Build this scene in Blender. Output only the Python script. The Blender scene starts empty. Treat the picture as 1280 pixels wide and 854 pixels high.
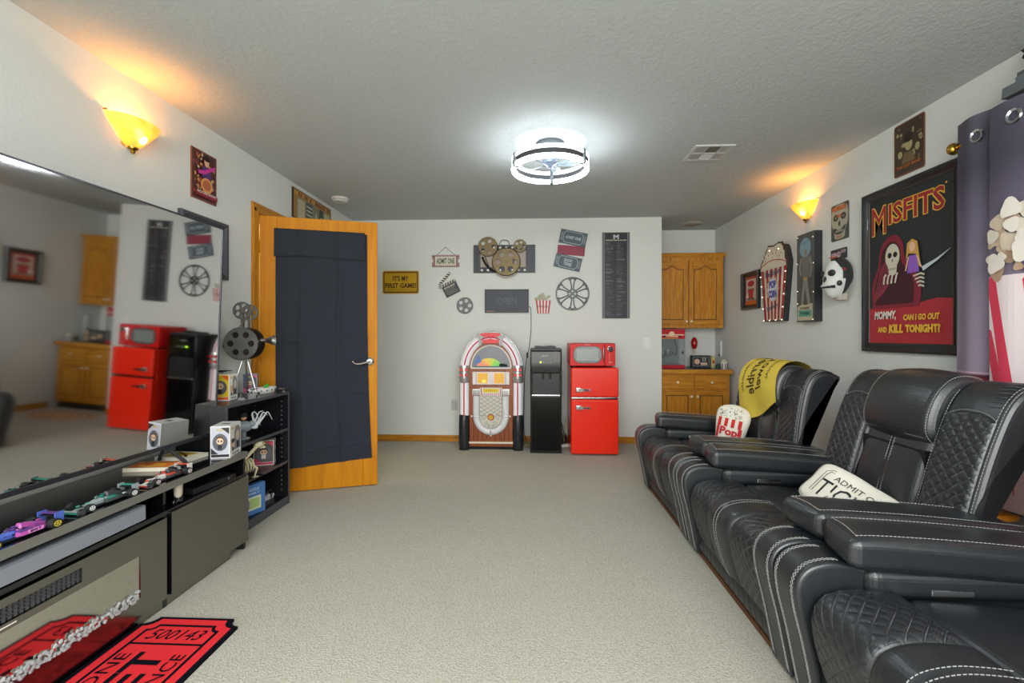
import bpy, bmesh, math, random
from mathutils import Vector, Matrix, noise
random.seed(7)
PI = math.pi
SC = bpy.context.scene
COL = SC.collection
R = math.radians
# ---------------------------------------------------------------- camera
cd = bpy.data.cameras.new('camera'); cam = bpy.data.objects.new('camera', cd); COL.objects.link(cam)
cam.location = (0, 0, 1.16); cam.rotation_euler = (R(90), 0, math.atan(26/569))
cd.sensor_width = 36; cd.lens = 36*569/1280; cd.shift_y = -7/1280; cd.clip_start = .02
SC.camera = cam
# ---------------------------------------------------------------- world, exposure
w = bpy.data.worlds.new('world'); SC.world = w; w.use_nodes = True
w.node_tree.nodes['Background'].inputs[0].default_value = (.75, .8, .85, 1)
w.node_tree.nodes['Background'].inputs[1].default_value = .4
SC.view_settings.view_transform = 'Standard'; SC.view_settings.look = 'None'
SC.view_settings.gamma = 1; SC.view_settings.use_curve_mapping = False
SC.view_settings.exposure = 0.93
def area(name, loc, rot, sx, sy, power, col):
    l = bpy.data.lights.new(name, 'AREA'); l.shape = 'RECTANGLE'; l.size = sx; l.size_y = sy
    l.energy = power; l.color = col
    o = bpy.data.objects.new(name, l); COL.objects.link(o); o.location = loc; o.rotation_euler = rot
    return o
area('rear_fill', (0, -2.3, 1.45), (R(88), 0, 0), 3.8, 2.0, 72, (1, .985, .95))  # added fill panel behind the camera, with no window modelled there
area('overhead_rear_fill', (.1, -.7, 2.38), (R(12), 0, 0), 2.6, 2.6, 112, (.93, .98, 1))  # second added fill, facing down out of view; evens the room, not a fitting
XL, XR, YB, YA, XA, HC = -1.997, 2.195, 4.97, 5.6, 1.386, 2.44
# ---------------------------------------------------------------- materials
def lin(h):
    if not isinstance(h, str): return h
    h = h.lstrip('#')
    f = lambda c: c/12.92 if c <= .04045 else ((c+.055)/1.055)**2.4
    return tuple(f(int(h[i:i+2], 16)/255) for i in (0, 2, 4))
MATS = {}
def mat(name, col='888888', rough=.5, metal=0, spec=.5, emit=None, es=1, trans=0, ior=1.45, coat=0, alpha=1):
    if name in MATS: return MATS[name]
    m = bpy.data.materials.new(name); m.use_nodes = True; MATS[name] = m
    b = m.node_tree.nodes['Principled BSDF']
    c = lin(col); b.inputs['Base Color'].default_value = (*c, 1)
    b.inputs['Roughness'].default_value = rough; b.inputs['Metallic'].default_value = metal
    b.inputs['Specular IOR Level'].default_value = spec; b.inputs['IOR'].default_value = ior
    b.inputs['Transmission Weight'].default_value = trans; b.inputs['Coat Weight'].default_value = coat
    b.inputs['Alpha'].default_value = alpha
    if emit: b.inputs['Emission Color'].default_value = (*lin(emit), 1); b.inputs['Emission Strength'].default_value = es
    m.diffuse_color = (*c, 1)
    return m
def P(col, rough=.55, **k):       # quick plain paint or print by colour
    return mat('paint_%s_%d' % (col, int(rough*100)), col, rough, **k)
def nodes(m): return m.node_tree.nodes, m.node_tree.links, m.node_tree.nodes['Principled BSDF']
def add_bump(m, scale, strength, dist=.01, kind='noise', detail=4, vec='Object', rough=.6):
    n, l, b = nodes(m)
    tc = n.new('ShaderNodeTexCoord')
    if kind == 'noise':
        t = n.new('ShaderNodeTexNoise'); t.inputs['Scale'].default_value = scale; t.inputs['Detail'].default_value = detail
        t.inputs['Roughness'].default_value = rough; o = t.outputs[0]
    else:
        t = n.new('ShaderNodeTexVoronoi'); t.inputs['Scale'].default_value = scale; o = t.outputs[0]
    l.new(tc.outputs[vec], t.inputs['Vector'])
    bp = n.new('ShaderNodeBump'); bp.inputs['Strength'].default_value = strength; bp.inputs['Distance'].default_value = dist
    l.new(o, bp.inputs['Height']); l.new(bp.outputs[0], b.inputs['Normal'])
    return t
def mix_color(m, a, c2, scale, lo=.35, hi=.65, stretch=(1, 1, 1), detail=5, dist=0, kind='noise'):
    n, l, b = nodes(m)
    tc = n.new('ShaderNodeTexCoord'); mp = n.new('ShaderNodeMapping'); mp.inputs['Scale'].default_value = stretch
    l.new(tc.outputs['Object'], mp.inputs[0])
    t = n.new('ShaderNodeTexNoise'); t.inputs['Scale'].default_value = scale; t.inputs['Detail'].default_value = detail
    t.inputs['Distortion'].default_value = dist
    l.new(mp.outputs[0], t.inputs['Vector'])
    r = n.new('ShaderNodeValToRGB'); r.color_ramp.elements[0].position = lo; r.color_ramp.elements[1].position = hi
    r.color_ramp.elements[0].color = (*lin(a), 1); r.color_ramp.elements[1].color = (*lin(c2), 1)
    l.new(t.outputs[0], r.inputs[0]); l.new(r.outputs[0], b.inputs['Base Color'])
    return t
M_wall = mat('wall_paint', 'd6d9d5', .75, spec=.25); add_bump(M_wall, 55, .22, .006, detail=3)
M_ceil = mat('ceiling_texture', 'bfc5c5', .9, spec=.1); add_bump(M_ceil, 42, .5, .012, detail=6, rough=.7)
M_oak = mat('oak', 'c08a2c', .38, coat=.15); mix_color(M_oak, 'a0620a', 'c88a24', 9, .3, .7, (6, 6, .5), 8, .6)
M_doorwood = mat('door_wood', 'c6870f', .5, spec=.25); mix_color(M_doorwood, 'b46c00', 'c88402', 5, .3, .7, (5, 5, .5), 6, .4)
M_oakh = mat('oak_horizontal', 'c08a2c', .38, coat=.15); mix_color(M_oakh, 'a0620a', 'c88a24', 9, .3, .7, (.5, 6, 6), 8, .6)
M_carpet = mat('carpet', 'b5b0a6', .97, spec=.05)
def carpet():
    n, l, b = nodes(M_carpet)
    tc = n.new('ShaderNodeTexCoord')
    v = n.new('ShaderNodeTexVoronoi'); v.inputs['Scale'].default_value = 150; v.inputs['Randomness'].default_value = .75
    l.new(tc.outputs['Object'], v.inputs['Vector'])
    ns = n.new('ShaderNodeTexNoise'); ns.inputs['Scale'].default_value = 160; ns.inputs['Detail'].default_value = 3
    l.new(tc.outputs['Object'], ns.inputs['Vector'])
    big = n.new('ShaderNodeTexNoise'); big.inputs['Scale'].default_value = 1.6; l.new(tc.outputs['Object'], big.inputs['Vector'])
    r = n.new('ShaderNodeValToRGB'); r.color_ramp.elements[0].position = .0; r.color_ramp.elements[1].position = .75
    r.color_ramp.elements[0].color = (*lin('d6d3c5'), 1); r.color_ramp.elements[1].color = (*lin('b8b4a6'), 1)
    l.new(v.outputs['Distance'], r.inputs[0])
    mx = n.new('ShaderNodeMixRGB'); mx.blend_type = 'MULTIPLY'; mx.inputs[0].default_value = .22
    l.new(r.outputs[0], mx.inputs[1]); l.new(ns.outputs[0], mx.inputs[2])
    mx2 = n.new('ShaderNodeMixRGB'); mx2.blend_type = 'MULTIPLY'; mx2.inputs[0].default_value = .12
    l.new(mx.outputs[0], mx2.inputs[1]); l.new(big.outputs[0], mx2.inputs[2])
    l.new(mx2.outputs[0], b.inputs['Base Color'])
    bp = n.new('ShaderNodeBump'); bp.inputs['Strength'].default_value = .7; bp.inputs['Distance'].default_value = .004; bp.invert = True
    l.new(v.outputs['Distance'], bp.inputs['Height']); l.new(bp.outputs[0], b.inputs['Normal'])
carpet()
M_leather = mat('black_leather', '1e2125', .38, spec=.85, coat=.12); add_bump(M_leather, 170, .12, .003, kind='v')
MATS['black_leather'].node_tree.nodes['Principled BSDF'].inputs['Coat Roughness'].default_value = .3
M_thread = mat('white_thread', 'a4a4a2', .7)
M_greyth = mat('grey_thread', '77797b', .7)
M_chrome = mat('chrome', 'd5d5d5', .12, 1)
M_steel = mat('brushed_steel', 'a8a8a6', .32, 1)
M_black = mat('black_satin', '141517', .4)
M_blackgl = mat('black_gloss', '08090b', .07, spec=.45)
M_gold = mat('brass', 'b8913c', .25, 1)
M_dark = mat('black_matt', '0e0f11', .8)
M_glass = mat('clear_glass', 'ffffff', .02, trans=1, ior=1.3)
M_mirror = mat('screen_glass', 'd2d2d2', .04, 1)
M_panel = mat('smoked_gloss_panel', '8d8c85', .2, 1); 
M_slabedge = mat('grey_gloss_edge', '8b8c86', .3, .6)
# ---------------------------------------------------------------- mesh building
class MB:
    def __init__(s): s.v = []; s.f = []; s.m = []; s.mats = []; s.bev = False
    def mi(s, m):
        if m not in s.mats: s.mats.append(m)
        return s.mats.index(m)
    def add(s, vs, fs, m):
        o = len(s.v); k = s.mi(m); s.v += [Vector(v) for v in vs]
        for f in fs: s.f.append([i+o for i in f]); s.m.append(k)
        return s
    def box(s, lo, hi, m, bev=0, seg=2, rot=None, piv=None):
        lo, hi = Vector(lo), Vector(hi)
        if bev > 0:
            s.bev = True
            b = bmesh.new(); bmesh.ops.create_cube(b, size=1)
            c = (lo+hi)/2; d = hi-lo
            for v in b.verts: v.co = Vector((v.co.x*d.x, v.co.y*d.y, v.co.z*d.z))+c
            bmesh.ops.bevel(b, geom=b.edges[:], offset=min(bev, min(abs(d.x), abs(d.y), abs(d.z))*.49), segments=seg, affect='EDGES', profile=.5)
            b.verts.index_update(); vs = [v.co.copy() for v in b.verts]; fs = [[v.index for v in f.verts] for f in b.faces]; b.free()
        else:
            vs = [Vector((x, y, z)) for x in (lo.x, hi.x) for y in (lo.y, hi.y) for z in (lo.z, hi.z)]
            fs = [(0, 1, 3, 2), (4, 6, 7, 5), (0, 4, 5, 1), (2, 3, 7, 6), (0, 2, 6, 4), (1, 5, 7, 3)]
        if rot is not None:
            p = Vector(piv) if piv is not None else (lo+hi)/2
            vs = [rot @ (v-p)+p for v in vs]
        return s.add(vs, fs, m)
    def prism(s, pts, y0, y1, m, M=None, bevel=0):
        # polygon in (x, z), extruded along y
        n = len(pts); vs = [Vector((p[0], y0, p[1])) for p in pts]+[Vector((p[0], y1, p[1])) for p in pts]
        if M is not None: vs = [M @ v for v in vs]
        fs = [list(range(n)), list(range(2*n-1, n-1, -1))]+[(i, i+n, (i+1) % n+n, (i+1) % n) for i in range(n)]
        return s.add(vs, fs, m)
    def lathe(s, prof, m, c=(0, 0, 0), axis='z', n=24, cap=True, a0=0, a1=2*PI):
        # prof = [(r, h)], turned about the axis through c
        full = abs(a1-a0-2*PI) < 1e-6; k = n if full else n+1
        vs = []
        for r, h in prof:
            for i in range(k):
                a = a0+(a1-a0)*i/n; x, y = r*math.cos(a), r*math.sin(a)
                p = {'z': (x, y, h), 'y': (x, h, y), 'x': (h, x, y)}[axis]
                vs.append(Vector(p)+Vector(c))
        fs = []
        for j in range(len(prof)-1):
            for i in range(n if full else n):
                i2 = (i+1) % k if full else i+1
                fs.append((j*k+i, j*k+i2, (j+1)*k+i2, (j+1)*k+i))
        if cap and full:
            fs.append(list(range(k))); fs.append([(len(prof)-1)*k+i for i in range(k)])
        return s.add(vs, fs, m)
    def cyl(s, p0, p1, r0, m, r1=None, n=12):
        return s.tube([p0, p1], r0, m, n=n, r1=r1)
    def tube(s, path, r, m, n=8, r1=None, closed=False, rr=None):
        path = [Vector(p) for p in path]; L = len(path); vs = []; up = None
        for i, p in enumerate(path):
            a = path[i-1] if (i > 0 or closed) else p; b = path[(i+1) % L] if (i < L-1 or closed) else p
            t = (b-a).normalized()
            if up is None: up = t.orthogonal().normalized()
            up = (up-t*up.dot(t)).normalized(); w_ = t.cross(up)
            q = rr[i] if rr else (r if r1 is None else r+(r1-r)*i/max(1, L-1))
            for k in range(n):
                an = 2*PI*k/n; vs.append(p+up*math.cos(an)*q+w_*math.sin(an)*q)
        fs = []
        for i in range(L if closed else L-1):
            j = (i+1) % L
            for k in range(n): fs.append((i*n+k, i*n+(k+1) % n, j*n+(k+1) % n, j*n+k))
        if not closed: fs += [list(range(n)), [(L-1)*n+k for k in range(n)]]
        return s.add(vs, fs, m)
    def ball(s, c, r, m, n=12, sc=(1, 1, 1), jit=0):
        h = n//2; vs = [Vector((0, 0, 1))]; 
        for j in range(1, h):
            for i in range(n):
                a, b = PI*j/h, 2*PI*i/n; vs.append(Vector((math.sin(a)*math.cos(b), math.sin(a)*math.sin(b), math.cos(a))))
        vs.append(Vector((0, 0, -1))); e = len(vs)-1
        fs = [(0, 1+i, 1+(i+1) % n) for i in range(n)]
        for j in range(h-2):
            for i in range(n): fs.append((1+j*n+i, 1+(j+1)*n+i, 1+(j+1)*n+(i+1) % n, 1+j*n+(i+1) % n))
        fs += [(e, 1+(h-2)*n+(i+1) % n, 1+(h-2)*n+i) for i in range(n)]
        c = Vector(c)
        vs = [Vector((v.x*sc[0], v.y*sc[1], v.z*sc[2]))*r*(1+(random.uniform(-jit, jit) if jit else 0))+c for v in vs]
        return s.add(vs, fs, m)
    def grid(s, f, nu, nv, m, closeu=False):
        vs = [Vector(f(i/nu, j/nv)) for j in range(nv+1) for i in range(nu+(0 if closeu else 1))]
        k = nu if closeu else nu+1
        fs = [(j*k+i, j*k+(i+1) % k, (j+1)*k+(i+1) % k, (j+1)*k+i) for j in range(nv) for i in range(nu)]
        return s.add(vs, fs, m)
    def xf(s, M):
        s.v = [M @ v for v in s.v]; return s
    def build(s, name, parent=None, loc=None, sharp=35, rotz=0):
        me = bpy.data.meshes.new(name); me.from_pydata([tuple(v) for v in s.v], [], s.f)
        for m in s.mats: me.materials.append(m)
        me.polygons.foreach_set('material_index', s.m)
        me.update(); 
        b = bmesh.new(); b.from_mesh(me); bmesh.ops.recalc_face_normals(b, faces=b.faces); b.to_mesh(me); b.free()
        if sharp: me.shade_smooth(); me.set_sharp_from_angle(angle=R(sharp))
        o = bpy.data.objects.new(name, me); COL.objects.link(o)
        if s.bev and sharp:
            wn = o.modifiers.new('normals', 'WEIGHTED_NORMAL'); wn.keep_sharp = True; wn.weight = 100
        if parent: o.parent = parent
        if loc: o.location = loc
        if rotz: o.rotation_euler = (0, 0, rotz)
        return o
def tag(o, label=None, cat=None, group=None, kind=None):
    if label: o['label'] = label
    if cat: o['category'] = cat
    if group: o['group'] = group
    if kind: o['kind'] = kind
    return o
def thing(name, label, cat, loc=(0, 0, 0), rotz=0, group=None):
    o = bpy.data.objects.new(name, None); o.empty_display_size = .05; COL.objects.link(o)
    o.location = loc; o.rotation_euler = (0, 0, rotz)
    return tag(o, label, cat, group)
def copy_tree(o, parent=None):
    c = o.copy(); COL.objects.link(c); c.parent = parent
    for ch in list(o.children): copy_tree(ch, c)
    return c
def struct(mb, name, **k): return tag(mb.build(name, **k), kind='structure')
# flat print: layered polygons on a surface facing local -y (u = x, v = z)
TXT = {}
def text_geo(s, bold=0, shear=0):
    key = (s, bold, shear)
    if key not in TXT:
        cu = bpy.data.curves.new('lettering', 'FONT'); cu.body = s; cu.resolution_u = 2; cu.offset = bold; cu.shear = shear
        ob = bpy.data.objects.new('lettering', cu); COL.objects.link(ob)
        dg = bpy.context.evaluated_depsgraph_get(); me = bpy.data.meshes.new_from_object(ob.evaluated_get(dg))
        vs = [(v.co.x, v.co.y) for v in me.vertices]; fs = [list(p.vertices) for p in me.polygons]
        bpy.data.objects.remove(ob); bpy.data.curves.remove(cu); bpy.data.meshes.remove(me)
        x0 = min(v[0] for v in vs); x1 = max(v[0] for v in vs); y0 = min(v[1] for v in vs); y1 = max(v[1] for v in vs)
        TXT[key] = ([((v[0]-x0)/(x1-x0), (v[1]-y0)/(y1-y0)) for v in vs], fs)
    return TXT[key]
class Art:
    def __init__(s, y=0, M=None, eps=.0004, mapf=None):
        s.mb = MB(); s.y = y; s.M = M; s.k = 0; s.eps = eps; s.mapf = mapf
    def pts(s, pts, fs, m):
        s.k += 1; d = s.k*s.eps
        if s.mapf: vs = [s.mapf(p[0], p[1], d) for p in pts]
        else:
            vs = [Vector((p[0], s.y-d, p[1])) for p in pts]
            if s.M is not None: vs = [s.M @ v for v in vs]
        s.mb.add(vs, fs, m); return s
    def poly(s, pts, m): return s.pts(pts, [list(range(len(pts)))], m)
    def rect(s, x0, z0, x1, z1, m): return s.poly([(x0, z0), (x1, z0), (x1, z1), (x0, z1)], m)
    def ell(s, x, z, rx, rz, m, n=20, a0=0, a1=2*PI):
        return s.poly([(x+rx*math.cos(a0+(a1-a0)*i/n), z+rz*math.sin(a0+(a1-a0)*i/n)) for i in range(n if a1-a0 > 6.28 else n+1)], m)
    def line(s, pts, w_, m, closed=False):
        P_ = [Vector(p) for p in pts]; n = len(P_); vs = []; 
        for i, p in enumerate(P_):
            a = P_[i-1] if (i > 0 or closed) else p; b = P_[(i+1) % n] if (i < n-1 or closed) else p
            d1 = (p-a).normalized() if (p-a).length > 1e-9 else (b-p).normalized()
            d2 = (b-p).normalized() if (b-p).length > 1e-9 else d1
            t = (d1+d2); t = t.normalized() if t.length > 1e-6 else d1
            nn = Vector((-t.y, t.x)); cs = max(.45, nn.dot(Vector((-d1.y, d1.x)))); nn = nn*(w_/2/cs)
            vs += [p+nn, p-nn]
        fs = [(2*i, 2*i+1, (2*i+3) % (2*n), (2*i+2) % (2*n)) for i in range(n if closed else n-1)]
        return s.pts([tuple(v) for v in vs], fs, m)
    def text(s, t, x, z, wd, h, m, rot=0, bold=.0, shear=0, skew=0):
        # centred on (x, z), fitted into wd by h
        vs, fs = text_geo(t, bold, shear); c, sn = math.cos(rot), math.sin(rot); out = []
        for a, b in vs:
            px, pz = (a-.5)*wd, (b-.5)*h+skew*(a-.5)*wd
            out.append((x+px*c-pz*sn, z+px*sn+pz*c))
        return s.pts(out, fs, m)
    def build(s, name='print', parent=None, **k):
        return s.mb.build(name, parent, sharp=0, **k)
def crm(pts, n=6, closed=False):
    # Catmull-Rom through points
    out = []; P_ = [Vector(p) for p in pts]; L = len(P_)
    for i in range(L if closed else L-1):
        p0 = P_[(i-1) % L] if (i > 0 or closed) else P_[0]*2-P_[1]
        p1 = P_[i]; p2 = P_[(i+1) % L]; p3 = P_[(i+2) % L] if (i < L-2 or closed) else P_[-1]*2-P_[-2]
        for k in range(n):
            t = k/n
            out.append(.5*((2*p1)+(-p0+p2)*t+(2*p0-5*p1+4*p2-p3)*t*t+(-p0+3*p1-3*p2+p3)*t**3))
    if not closed: out.append(P_[-1])
    return out
class Path2:
    # arclength-parametrised open curve in (x, z) with left normal
    def __init__(s, pts, n=10):
        s.p = crm(pts, n); s.l = [0]
        for a, b in zip(s.p, s.p[1:]): s.l.append(s.l[-1]+(b-a).length)
        s.L = s.l[-1]
    def at(s, d):
        d = max(0, min(s.L, d)); i = 0
        lo, hi = 0, len(s.l)-2
        while lo < hi:
            mid = (lo+hi+1)//2
            if s.l[mid] <= d: lo = mid
            else: hi = mid-1
        i = lo; t = (d-s.l[i])/max(1e-9, s.l[i+1]-s.l[i]); p = s.p[i].lerp(s.p[i+1], t)
        a = s.p[max(0, i-1)]; b = s.p[min(len(s.p)-1, i+2)]
        tg = (b-a).normalized(); return p, Vector((-tg.y, tg.x)), tg
# ================================================================ the room
struct(MB().box((XL-.9, -2.6, -.1), (XR+.15, YA+.15, 0), M_carpet), 'floor')
struct(MB().box((XL-.9, -2.6, HC), (XR+.15, YA+.15, HC+.1), M_ceil), 'ceiling')
DY0, DY1, DH = 3.215, 4.03, 2.045
wl = MB().box((XL-.12, -2.6, 0), (XL, DY0, HC), M_wall).box((XL-.12, DY1, 0), (XL, YA, HC), M_wall).box((XL-.12, DY0, DH), (XL, DY1, HC), M_wall)
struct(wl, 'wall_left')
struct(MB().box((XR, -2.6, 0), (XR+.12, YA, HC), M_wall), 'wall_right')
struct(MB().box((XL, YB, 0), (XA, YA+.12, HC), M_wall), 'wall_back')
struct(MB().box((XA, YA, 0), (XR+.12, YA+.12, HC), M_wall), 'wall_alcove')
struct(MB().box((XL-.12, -2.7, 0), (XR+.12, -2.6, HC), M_wall), 'wall_front')
M_hall = mat('hall_wall', 'd8c48e', .7)
struct(MB().box((XL-.9, 2.9, 0), (XL-.8, 4.4, HC), M_hall).box((XL-.9, 2.8, 0), (XL-.12, 2.9, HC), M_hall).box((XL-.9, 4.4, 0), (XL-.12, 4.5, HC), M_hall), 'wall_hallway')
l = bpy.data.lights.new('hall_lamp', 'POINT'); l.energy = 9; l.color = (1, .86, .6); l.shadow_soft_size = .1
o = bpy.data.objects.new('hall_lamp', l); COL.objects.link(o); o.location = (XL-.45, 3.6, 2.1)
# baseboards
def base(name, lo, hi): struct(MB().box(lo, hi, M_oakh, .004), name)
base('baseboard_back', (XL, YB-.014, 0), (XA, YB, .07))
base('baseboard_right', (XR-.014, -2.6, 0), (XR, 5.03, .07))
base('baseboard_left', (XL, -2.6, 0), (XL+.014, DY0-.09, .07))
# door casing and jambs: trim round the opening
tr = MB()
for y0, y1 in ((DY0-.075, DY0), (DY1, DY1+.075)):
    for k, (a, b, t) in enumerate(((0, 1, .012), (.1, .5, .02), (.62, .95, .017))):
        tr.box((XL, y0+(y1-y0)*a, 0), (XL+t, y0+(y1-y0)*b, DH+(.075 if k == 0 else .055)), M_oak, .003)
for k, (a, b, t) in enumerate(((0, 1, .012), (.1, .5, .02), (.62, .95, .017))):
    tr.box((XL, DY0-.07, DH+.075*a), (XL+t, DY1+.07, DH+.075*b), M_oakh, .003)
tr.box((XL-.12, DY0-.001, 0), (XL, DY0+.018, DH), M_oak).box((XL-.12, DY1-.018, 0), (XL, DY1+.001, DH), M_oak).box((XL-.12, DY0, DH-.018), (XL, DY1, DH+.001), M_oakh)
struct(tr, 'trim_1')
# the open door, hinged on the near jamb, local x runs from hinge to latch edge
ang = math.atan2(.262, .785)
door = bpy.data.objects.new('door_1', None); COL.objects.link(door); door.location = (-1.985, 3.222, .008); door.rotation_euler = (0, 0, ang)
tag(door, kind='structure')
DW, DT, DZ = .822, .036, 2.03
def rail(name, x0, x1, z0, z1, m): MB().box((x0, 0, z0), (x1, DT, z1), m, .003).build(name, door)
rail('stile', 0, .118, 0, DZ, M_doorwood); rail('stile', DW-.105, DW, 0, DZ, M_doorwood)
rail('rail', .118, DW-.105, 0, .24, M_doorwood); rail('rail', .118, DW-.105, DZ-.115, DZ, M_doorwood)
rail('glass_pane', .118, DW-.105, .24, DZ-.115, mat('pane_glass', '20242a', .1))
for z in (.25, 1.02, 1.8):
    h = MB().box((-.022, .002, z-.045), (.0, .005, z+.045), M_gold)
    for k in range(3): h.cyl((-.004, -.004, z-.042+k*.03), (-.004, -.004, z-.014+k*.03), .006, M_gold, n=8)
    h.build('hinge', door)
hd = MB().lathe([(0, -.001), (.031, -.001), (.031, -.007), (.022, -.012), (.012, -.014), (0, -.014)][1:], M_chrome, c=(DW-.055, 0, .955), axis='y', n=20)
hd.tube(crm([(DW-.055, -.01, .955), (DW-.056, -.05, .955), (DW-.075, -.058, .953), (DW-.11, -.056, .944), (DW-.15, -.054, .94), (DW-.172, -.052, .95), (DW-.178, -.052, .962)], 5), .0075, M_chrome, n=10)
tag(hd.build('door_handle', door), 'brass and chrome lever handle')
# charcoal cloth covering the glass: two hanging layers with fold lines
M_cloth = mat('charcoal_cloth', '2c2f37', .8, spec=.15); add_bump(M_cloth, 900, .15, .001)
def cloth(u, v, x0, x1, z0, z1, off, bot=0):
    x = x0+(x1-x0)*u; z = z1+(z0-z1)*v
    d = off
    for fx in (.27, .68): d += .013*math.exp(-((u-fx-.01*math.sin(v*9))/.030)**2)*(.5+.5*math.sin(v*5+fx*9)**2)
    for fz in (.25, .46, .70, .93): d += .004*math.exp(-((v-fz-.006*math.sin(u*7))/.008)**2)
    d += .006*noise.noise(Vector((u*3, v*7, off*50)))+.004*v+.005*math.sin(u*PI*2)*v
    if off < .03: z += bot*(1-u*1.0)*v*.0
    return (x+.035*u*v**3, -d, z+bot*u*v)
c = thing('door_curtain', 'charcoal cloth panel hung over the glass of the open door', 'curtain', tuple(door.location), ang)
MB().grid(lambda u, v: cloth(u, v, .108, DW-.075+.03*0, .168, 1.93, .010, .045 if True else 0), 60, 110, M_cloth).build('cloth_panel', c, sharp=0)
MB().grid(lambda u, v: cloth(u, v*.32, .100, DW-.092, -.1, 1.935, .024, -.02)[0:1]+(-(.022+.006*v+.004*math.sin(u*8)+.008*math.exp(-((u-.27)/.02)**2)+.008*math.exp(-((u-.68)/.02)**2)), 1.935-.205*v+(.012*u+.01*math.sin(u*5))*v), 60, 16, M_cloth).build('cloth_valance', c, sharp=0)
MB().cyl((.1, -.010, 1.937), (DW-.092, -.010, 1.937), .005, M_dark, n=8).build('rod', c)
# ================================================================ recliners
def padsweep(mb, prof, y0, y1, r, m, seg=4, puff=0, mid=6):
    P_ = [Vector(p) for p in prof]; n = len(P_)
    A = sum(P_[i].x*P_[(i+1) % n].y-P_[(i+1) % n].x*P_[i].y for i in range(n))
    sg = 1 if A > 0 else -1; N = []
    for i in range(n):
        t = (P_[(i+1) % n]-P_[i-1]).normalized(); N.append(Vector((-t.y, t.x))*sg)
    sec = []
    for k in range(seg+1): a = PI/2*k/seg; sec.append((y0+r*(1-math.sin(a)) if False else y0+r*(1-math.cos(a)), r*(1-math.sin(a))))
    for k in range(1, mid): 
        t = k/mid; sec.append((y0+r+(y1-y0-2*r)*t, -puff*math.sin(PI*t)))
    for k in range(seg+1): a = PI/2*(1-k/seg); sec.append((y1-r*(1-math.cos(a)), r*(1-math.sin(a))))
    vs = []
    for y, d in sec:
        for i in range(n): q = P_[i]+N[i]*d; vs.append(Vector((q.x, y, q.y)))
    fs = [(j*n+i, j*n+(i+1) % n, (j+1)*n+(i+1) % n, (j+1)*n+i) for j in range(len(sec)-1) for i in range(n)]
    fs += [list(range(n)), [(len(sec)-1)*n+i for i in range(n)]]
    mb.add(vs, fs, m)
def softbox(mb, lo, hi, r, puff, m, n=8, f=None, py=1):
    lo, hi = Vector(lo), Vector(hi); c = (lo+hi)/2; h = (hi-lo)/2
    def mp(d, s_, a, b):
        e = [0, 0, 0]; i, j = [(1, 2), (0, 2), (0, 1)][d]
        e[d] = s_; e[i] = a; e[j] = b
        p = Vector((e[0]*h.x, e[1]*h.y, e[2]*h.z))
        inner = Vector([max(-h[k]+r, min(h[k]-r, p[k])) for k in range(3)])
        dv = p-inner
        if dv.length > 1e-9: p = inner+dv.normalized()*r
        pf = puff*(1-a*a)*(1-b*b); p[d] += s_*pf*(py if d == 1 else 1)
        p = p+c
        return f(p) if f else p
    rr = [max(.15, min(.9, r/max(.001, h[k]))) for k in range(3)]
    def par(t, k):        # denser near the edges
        x = 2*t-1; return x
    for d in range(3):
        i, j = [(1, 2), (0, 2), (0, 1)][d]
        def knots(k):
            e = 1-rr[k]; ks = [-1, -1+rr[k]*.15, -1+rr[k]*.4, -1+rr[k]*.7, -e]
            ks += [-e+2*e*q/n for q in range(1, n)]; ks += [e, 1-rr[k]*.7, 1-rr[k]*.4, 1-rr[k]*.15, 1]; return ks
        A, B = knots(i), knots(j)
        for s_ in (-1, 1):
            mb.grid(lambda u, v: mp(d, s_, A[round(u*(len(A)-1))], B[round(v*(len(B)-1))]), len(A)-1, len(B)-1, m)
def weld(mb, dist=.0002):
    pass
def quilt(a, b, c=.046, A=.0048):
    u, v = (a+b)/c, (a-b)/c
    return A*(min(abs(math.sin(PI*u)), abs(math.sin(PI*v))))**.42
def dashes(mb, pts, m, step=.012, ln=.008, r=.0011):
    pts = [Vector(p) for p in pts]; acc = 0; l = [0]
    for a, b in zip(pts, pts[1:]): l.append(l[-1]+(b-a).length)
    def at(d):
        for i in range(len(l)-1):
            if l[i+1] >= d: return pts[i].lerp(pts[i+1], (d-l[i])/max(1e-9, l[i+1]-l[i]))
        return pts[-1]
    d = 0
    while d+ln < l[-1]:
        mb.tube([at(d), at(d+ln)], r, m, n=4); d += step
def zigzag(mb, pts, side, m, w_=.007, step=.012, r=.001):
    pts = [Vector(p) for p in pts]; l = [0]
    for a, b in zip(pts, pts[1:]): l.append(l[-1]+(b-a).length)
    def at(d):
        for i in range(len(l)-1):
            if l[i+1] >= d: return pts[i].lerp(pts[i+1], (d-l[i])/max(1e-9, l[i+1]-l[i]))
        return pts[-1]
    s_ = Vector(side)
    for ph in (1, -1):
        k = 0; q = []
        while k*step/1.0 < l[-1]: q.append(at(k*step)+s_*w_*(1 if (k % 2 == 0) == (ph > 0) else -1)); k += 1
        mb.tube(q, r, m, n=4)
XO = 1.4
M_qth = mat('quilt_thread', '6c6f73', .6)
TS = Matrix.Translation((-XO, 0, 0))
def lb(mb, name, parent, **k): return mb.xf(TS).build(name, parent, **k)
seatp = Path2([(.905, .085), (.872, .13), (.845, .2), (.825, .28), (.824, .345), (.852, .392), (.92, .413), (1.0, .413), (1.07, .405)], 8)
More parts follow.
